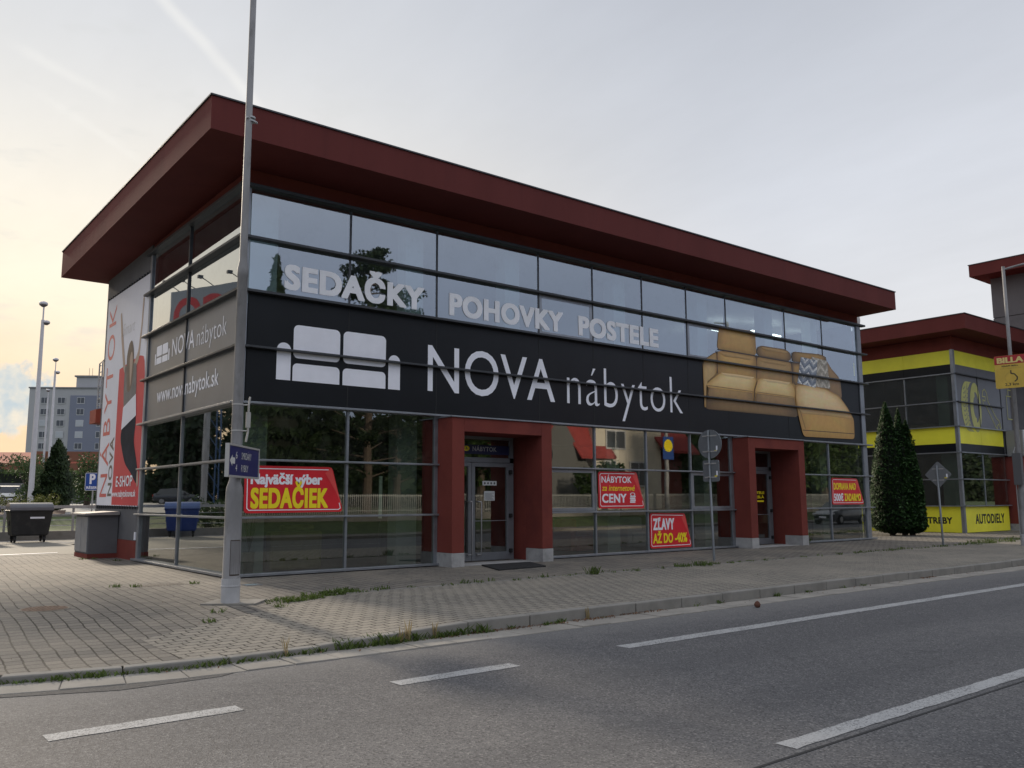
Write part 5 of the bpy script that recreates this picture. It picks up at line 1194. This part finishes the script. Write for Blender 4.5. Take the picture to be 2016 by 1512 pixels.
bushy('street_tree', 11.2, -31, .9, 11.5, 2.6, 3000, .4, br_m, 'light green tree mirrored beside the corner post', 'trees across the street', 72)
bushy('street_tree', 26.6, -27, .9, 6.0, 3.2, 3200, .4, br_m, 'round green tree mirrored between the entrances', 'trees across the street', 73)
bushy('street_tree', 33.5, -23.5, .7, 3.0, 2.0, 2600, .28, br_m, 'dark bush mirrored before the pale house', 'trees across the street', 74)
for i, (x, y, h, r_, lb) in enumerate(((48, -30, 9, 4.5, 'broad green tree mirrored beside the second entrance'), (58, -26, 8, 4.5, 'green tree mirrored in the farthest shop windows'), (70, -30, 10, 5, 'tall green tree mirrored in the parts shop windows'), (6, -34, 9, 4, 'dark green tree across the street near the corner'))):
    bushy('street_tree', x, y, .9, h, r_, 3000, .5, br_m, lb, 'trees across the street', 80+i)
mb = MB(); rnd = random.Random(77)
for i in range(62):
    x = -40+i*4.6; c = (x, -52-rnd.uniform(0, 8), 0)
    for _ in range(9): clump(mb, (c[0]+rnd.uniform(-3, 3), c[1]+rnd.uniform(-2, 2), rnd.uniform(1.5, 11.5)), rnd.uniform(2, 3.4), 46, 1.25, rnd, .8)
mb.box(-40, 245, -62, -61, .5, 9.5)
lab(struct(mb.build('far_wood', pine_m), 'stuff'), 'dark belt of trees across the street, mirrored low in the shop windows', 'wood')
hs_ = thing('dwelling_house', (39, -28, .9), 'cream house with steep dark red roof mirrored in the windows between the entrances', 'building')
crm = mat('cream_render', (.74, .67, .55), .9, var=.1, vs=.6); rtile = mat('red_tile', (.33, .05, .045), .8, var=.15, vs=2)
MB().box(35.5, 42.5, -33, -26.5, .5, 6.5).build('wall', crm, hs_)
mb = MB(); mb.add([(29.5, -26.6, .5), (35.45, -26.6, .5), (35.45, -26.6, 3.4), (32.4, -26.6, 7.4), (29.5, -26.6, 3.4), (29.5, -33, .5), (35.45, -33, .5), (35.45, -33, 3.4), (32.4, -33, 7.4), (29.5, -33, 3.4)], [(0, 1, 2, 3, 4), (9, 8, 7, 6, 5), (0, 5, 6, 1), (1, 6, 7, 2), (0, 4, 9, 5)]); mb.build('wall', mat('grey_gable', (.15, .15, .145), .9), hs_)
def slab(mb, a, b, c, d_): mb.add([a, b, c, d_, *[(p[0], p[1], p[2]+.18) for p in (a, b, c, d_)]], [(0, 3, 2, 1), (4, 5, 6, 7), (0, 1, 5, 4), (1, 2, 6, 5), (2, 3, 7, 6), (3, 0, 4, 7)])
mb = MB(); slab(mb, (31.9, -28.2, 9.0), (35.4, -28.2, 9.0), (37.4, -26.2, 4.3), (34.1, -26.2, 4.3)); slab(mb, (40.6, -28.0, 8.6), (44.3, -28.0, 8.6), (46.2, -25.9, 4.9), (42.3, -25.9, 4.9)); slab(mb, (35.0, -29.6, 9.0), (43.3, -29.6, 9.0), (43.3, -26.0, 7.05), (35.0, -26.0, 7.05)); slab(mb, (28.7, -26.1, 3.2), (32.38, -26.1, 7.45), (32.38, -33.4, 7.45), (28.7, -33.4, 3.2)); mb.build('roof', rtile, hs_)
MB().box(42.3, 45.6, -32, -27.2, .5, 5.0).build('wall', mat('brown_render', (.20, .06, .05), .9), hs_)
for (a, b, c, e) in ((36.6, 38.6, 5.0, 6.4), (39.0, 40.8, 2.4, 4.2), (36.4, 37.6, 2.4, 4.2)):
    o = MB().box(a, b, -26.5, -26.42, c, e).build('window', fw_, hs_); MB().box(a+.12, (a+b)/2-.05, -26.42, -26.40, c+.12, e-.12).build('pane', fd_, o); MB().box((a+b)/2+.05, b-.12, -26.42, -26.40, c+.12, e-.12).build('pane', fd_, o)
fe = thing('garden_fence', (30, -22.6, .5), 'pale bar fence on a low wall mirrored across the shop windows', 'fence')
MB().box(8, 60, -22.75, -22.5, .2, .85).build('low_wall', conc, fe)
mb = MB()
for i in range(0, 430): x = 8.1+i*.12; mb.box(x, x+.03, -22.64, -22.61, .85, 1.85)
for z in (1.0, 1.75): mb.box(8, 60, -22.66, -22.62, z, z+.04)
mb.build('bars', mat('fence_pale', (.42, .42, .40), .7), fe)
sp_ = thing('street_post', (38, -21, 0), 'concrete post with small blue sign and yellow disc mirrored in the shop window', 'post')
MB().tube([(37.4, -21.5, 0), (37.4, -21.5, 8)], [.16, .10], 10).build('pole', plinth, sp_)
MB().box(36.9, 37.9, -21.36, -21.33, 4.1, 5.6).build('panel', mat('advert_blue', (.02, .07, .28), .5), sp_); MB().prism([(37.4+.42*math.cos(R(a)), 5.0+.42*math.sin(R(a))) for a in range(0, 360, 15)], lambda u, v, t: (u, -21.33+t, v), .0, .01).build('disc', yel, sp_)
# left of the shop: seen in its side windows
bbd = thing('billboard', (-13, 31.5, 0), 'tall grey advertising board with red letters and lamps, mirrored in the side windows', 'billboard')
b0 = Vector((-10, 38.4, 0)); bdir = Vector((-1.9, -4.1, 0)).normalized(); bnv = Vector((-bdir.y, bdir.x, 0)); bnv = bnv if bnv.x > 0 else -bnv
Bb = lambda u, v, t: tuple(b0+bdir*(12-u)+Vector((0, 0, 1))*v+bnv*t)
MB().prism([(0, 11.4), (12, 11.4), (12, 14.7), (0, 14.7)], Bb, -.3, 0).build('panel', mat('board_grey', (.30, .31, .31), .7), bbd)
letters(MB(), 'TESCO', 2.2, 11.7, 12.0, 14.1, Bb, .01, .03).build('lettering', mat('board_red', (.5, .03, .03), .5), bbd)
for u in (3, 9): MB().tube([Bb(u, 0, -.6), Bb(u, 12, -.6)], .22, 8).build('leg', galv, bbd)
for u in (1, 3.5, 6, 8.4, 10, 11.4):
    mb = MB(); mb.tube([Bb(u, 14.7, -.1), Bb(u+.25, 15.1, .7)], .03, 5); c = Bb(u+.25, 15.1, .8); mb.box(c[0]-.16, c[0]+.16, c[1]-.12, c[1]+.12, c[2]-.09, c[2]+.09); mb.build('floodlight', alud, bbd)
ms = thing('lattice_mast', (-20, 58, 1), 'blue steel lattice mast mirrored in the side window', 'mast')
bmm = mat('mast_blue', (.06, .12, .24), .5); mb = MB()
for sx in (-.5, .5):
    for sy in (-.5, .5): mb.tube([(-20+sx, 58+sy, .8), (-20+sx, 58+sy, 12)], .07, 6)
mb.build('leg', bmm, ms); mb = MB()
for i in range(7):
    z = 1+i*1.55; mb.tube([(-19.5, 57.5, z), (-19.5, 58.5, z+1.5)], .035, 5); mb.tube([(-19.5, 58.5, z), (-19.5, 57.5, z+1.5)], .035, 5); mb.tube([(-20.5, 57.5, z), (-19.5, 57.5, z+1.5)], .035, 5)
mb.build('bracing', bmm, ms)
for i, (x, y, h, r_) in enumerate(((-24, 78, 11, 6), (-30, 68, 12, 6.5), (-36, 58, 12, 6), (-27, 90, 13, 7), (-40, 46, 11, 6), (-44, 34, 11, 6), (-34, 100, 13, 7), (-46, 20, 10, 6), (-48, 6, 10, 6))):
    bushy('park_tree', x, y, 1, h, r_, 3600, .95, pine_m, ['tall', 'broad', 'dark', 'round', 'thick', 'leafy', 'high', 'wide', 'low'][i]+' dark tree beyond the car park, mirrored in the side windows', 'dark trees beyond the car park', 100+i, nc=26, ulo=.04)
bushy('shade_tree', -3.9, 31.0, .9, 14.2, 2.9, 6500, .32, br_m, 'unseen tall tree added left of the view, its high crown shading the paving', None, 120, ulo=.80, flat=.7, nc=30)  # added out of view; crown placed to cast shade by the manhole
for i, (x, y) in enumerate(((-8, 24.3), (-12, 24.6), (-16.5, 24.4))): bushy('shrub', x, y, .3, 1.2, 1.5, 1200, .16, br_m, ['low', 'wide', 'dense'][i]+' green shrub on the slope behind the railing, mirrored in the side windows', 'shrubs on the slope', 130+i, cat='shrub')

# ------------------------------------------------------------------ weeds, grass tufts, litter
weed_m = foliage('weed_green', (.045, .075, .015), (.12, .17, .04), .2); dry_m = foliage('dry_grass', (.22, .17, .08), (.38, .30, .16), .2)
rw = random.Random(99)
def tuft(mb, x, y, z, r, h, n, lean=1.):
    for _ in range(n):
        a = rw.uniform(0, 6.28); q = r*math.sqrt(rw.random()); p = Vector((x+q*math.cos(a), y+q*math.sin(a), z)); b = rw.uniform(0, 6.28); hh = h*rw.uniform(.4, 1.1)
        tip = p+Vector((math.cos(b)*hh*.6*lean, math.sin(b)*hh*.6*lean, hh)); w_ = Vector((-math.sin(b), math.cos(b), 0))*rw.uniform(.004, .011)
        mid = p.lerp(tip, .55)+Vector((0, 0, hh*.12)); mb.add([p-w_, p+w_, mid+w_*.8, tip, mid-w_*.8], [(0, 1, 2, 3, 4)])
mb = MB()
x = .5
while x < 45:                                                        # the seam between the pavings
    d_ = rw.random()
    if d_ < .55: tuft(mb, x, edgey(x)+rw.uniform(-.06, .08), .005, .10, rw.uniform(.03, .09), rw.randint(8, 26))
    x += rw.uniform(.12, .4)
for (x, y, n, h, r_) in ((5.9, -4.0, 60, .16, .14), (9.3, -4.05, 90, .12, .22), (8.7, -4.0, 50, .1, .2), (19.4, -.18, 60, .32, .16), (24, -3.9, 120, .12, .5), (25.5, -3.7, 140, .13, .6), (27.5, -3.8, 140, .13, .7), (30, -3.9, 140, .13, .8), (22.8, -4.0, 60, .1, .4)): tuft(mb, x, y, .01, r_, h, n)
# grass breaking through the pavers beside the lamp post
for _ in range(46):
    x = rw.uniform(-1.0, .7); y = -4.25+.45*(x)-rw.uniform(-.28, .22)
    if rw.random() < .9: tuft(mb, x, y+.25, zf(x, y), rw.uniform(.05, .17), rw.uniform(.03, .08), rw.randint(12, 34), 1.6)
for (x, y) in ((-2.0, -4.8), (-2.35, -5.5), (-1.1, -4.85), (-1.9, -.5), (-.9, -.6), (-2.2, -.3), (-.35, 6.9), (-.9, 8.1), (-.6, 8.15), (-4.6, -2.2), (-4.55, -2.6)): tuft(mb, x, y, zf(x, y), .10, .06, 22, 1.4)
lw = struct(mb.build('weeds', weed_m), 'stuff'); lab(lw, 'green weeds and grass tufts growing from the paving joints', 'weeds')
mb = MB(); md_ = MB(); x = -5.2
while x < 12:                                                        # along the foot of the kerb
    p, tt = along(x); n_ = Vector((-tt.y, tt.x)); dens = .95 if x < .4 else .25 if x < 3 else .1
    if rw.random() < dens:
        q = p+n_*rw.uniform(-.05, -.01); h = rw.uniform(.03, .09)*(1.5 if -2.6 < x < .2 else .8); tuft(mb, q.x, q.y, RZ+.012, .07, h, rw.randint(10, 30), 1.5)
    x += rw.uniform(.05, .16)
for (xx, h) in ((-2.4, .22), (-.9, .26), (-1.0, .2), (-.5, .2), (2.0, .18)):
    p, tt = along(xx); tuft(md_, p.x, p.y-.03, RZ+.01, .03, h, 8, .4)
lab(struct(mb.build('kerb_weeds', weed_m), 'stuff'), 'green weeds growing along the foot of the kerb', 'weeds'); lab(struct(md_.build('dry_stalks', dry_m), 'stuff'), 'pale dry grass stalks at the kerb', 'dry grass')
mb = MB()
def litter(x0, x1, n, w_=.22):
    for _ in range(n):
        x = rw.uniform(x0, x1); p, tt = along(x); n_ = Vector((-tt.y, tt.x)); q = p-n_*abs(rw.gauss(0, w_*.5)); c = Vector((q.x, q.y-.01, RZ+.018+rw.random()*.012)); leaf(mb, c, rw.uniform(.015, .045), rw)
litter(-.6, 1.6, 240, .12); litter(1.7, 2.5, 170, .16); litter(2.6, 3.6, 110, .1); litter(-4, 20, 180, .3); litter(11.4, 12, 60, .1)
for _ in range(260):
    x = rw.uniform(-6, 20); y = rw.uniform(-7.7, -.3); leaf(mb, Vector((x, y, zf(x, y)+.012)), rw.uniform(.012, .03), rw)
lab(struct(mb.build('dry_leaves', foliage('leaf_litter', (.07, .035, .018), (.20, .11, .06), .05)), 'stuff'), 'brown dry leaves and crumbs lying in the gutter', 'leaf litter')
cr_ = MB(); cr_.lathe((4.95, -8.62, RZ), [(.02, .0), (.045, .02), (.05, .05), (.03, .085), (.008, .1)], 9); lab(cr_.build('fir_cone', mat('cone_brown', (.10, .04, .025), .9)), 'small brown cone lying on the asphalt by the gutter', 'cone')
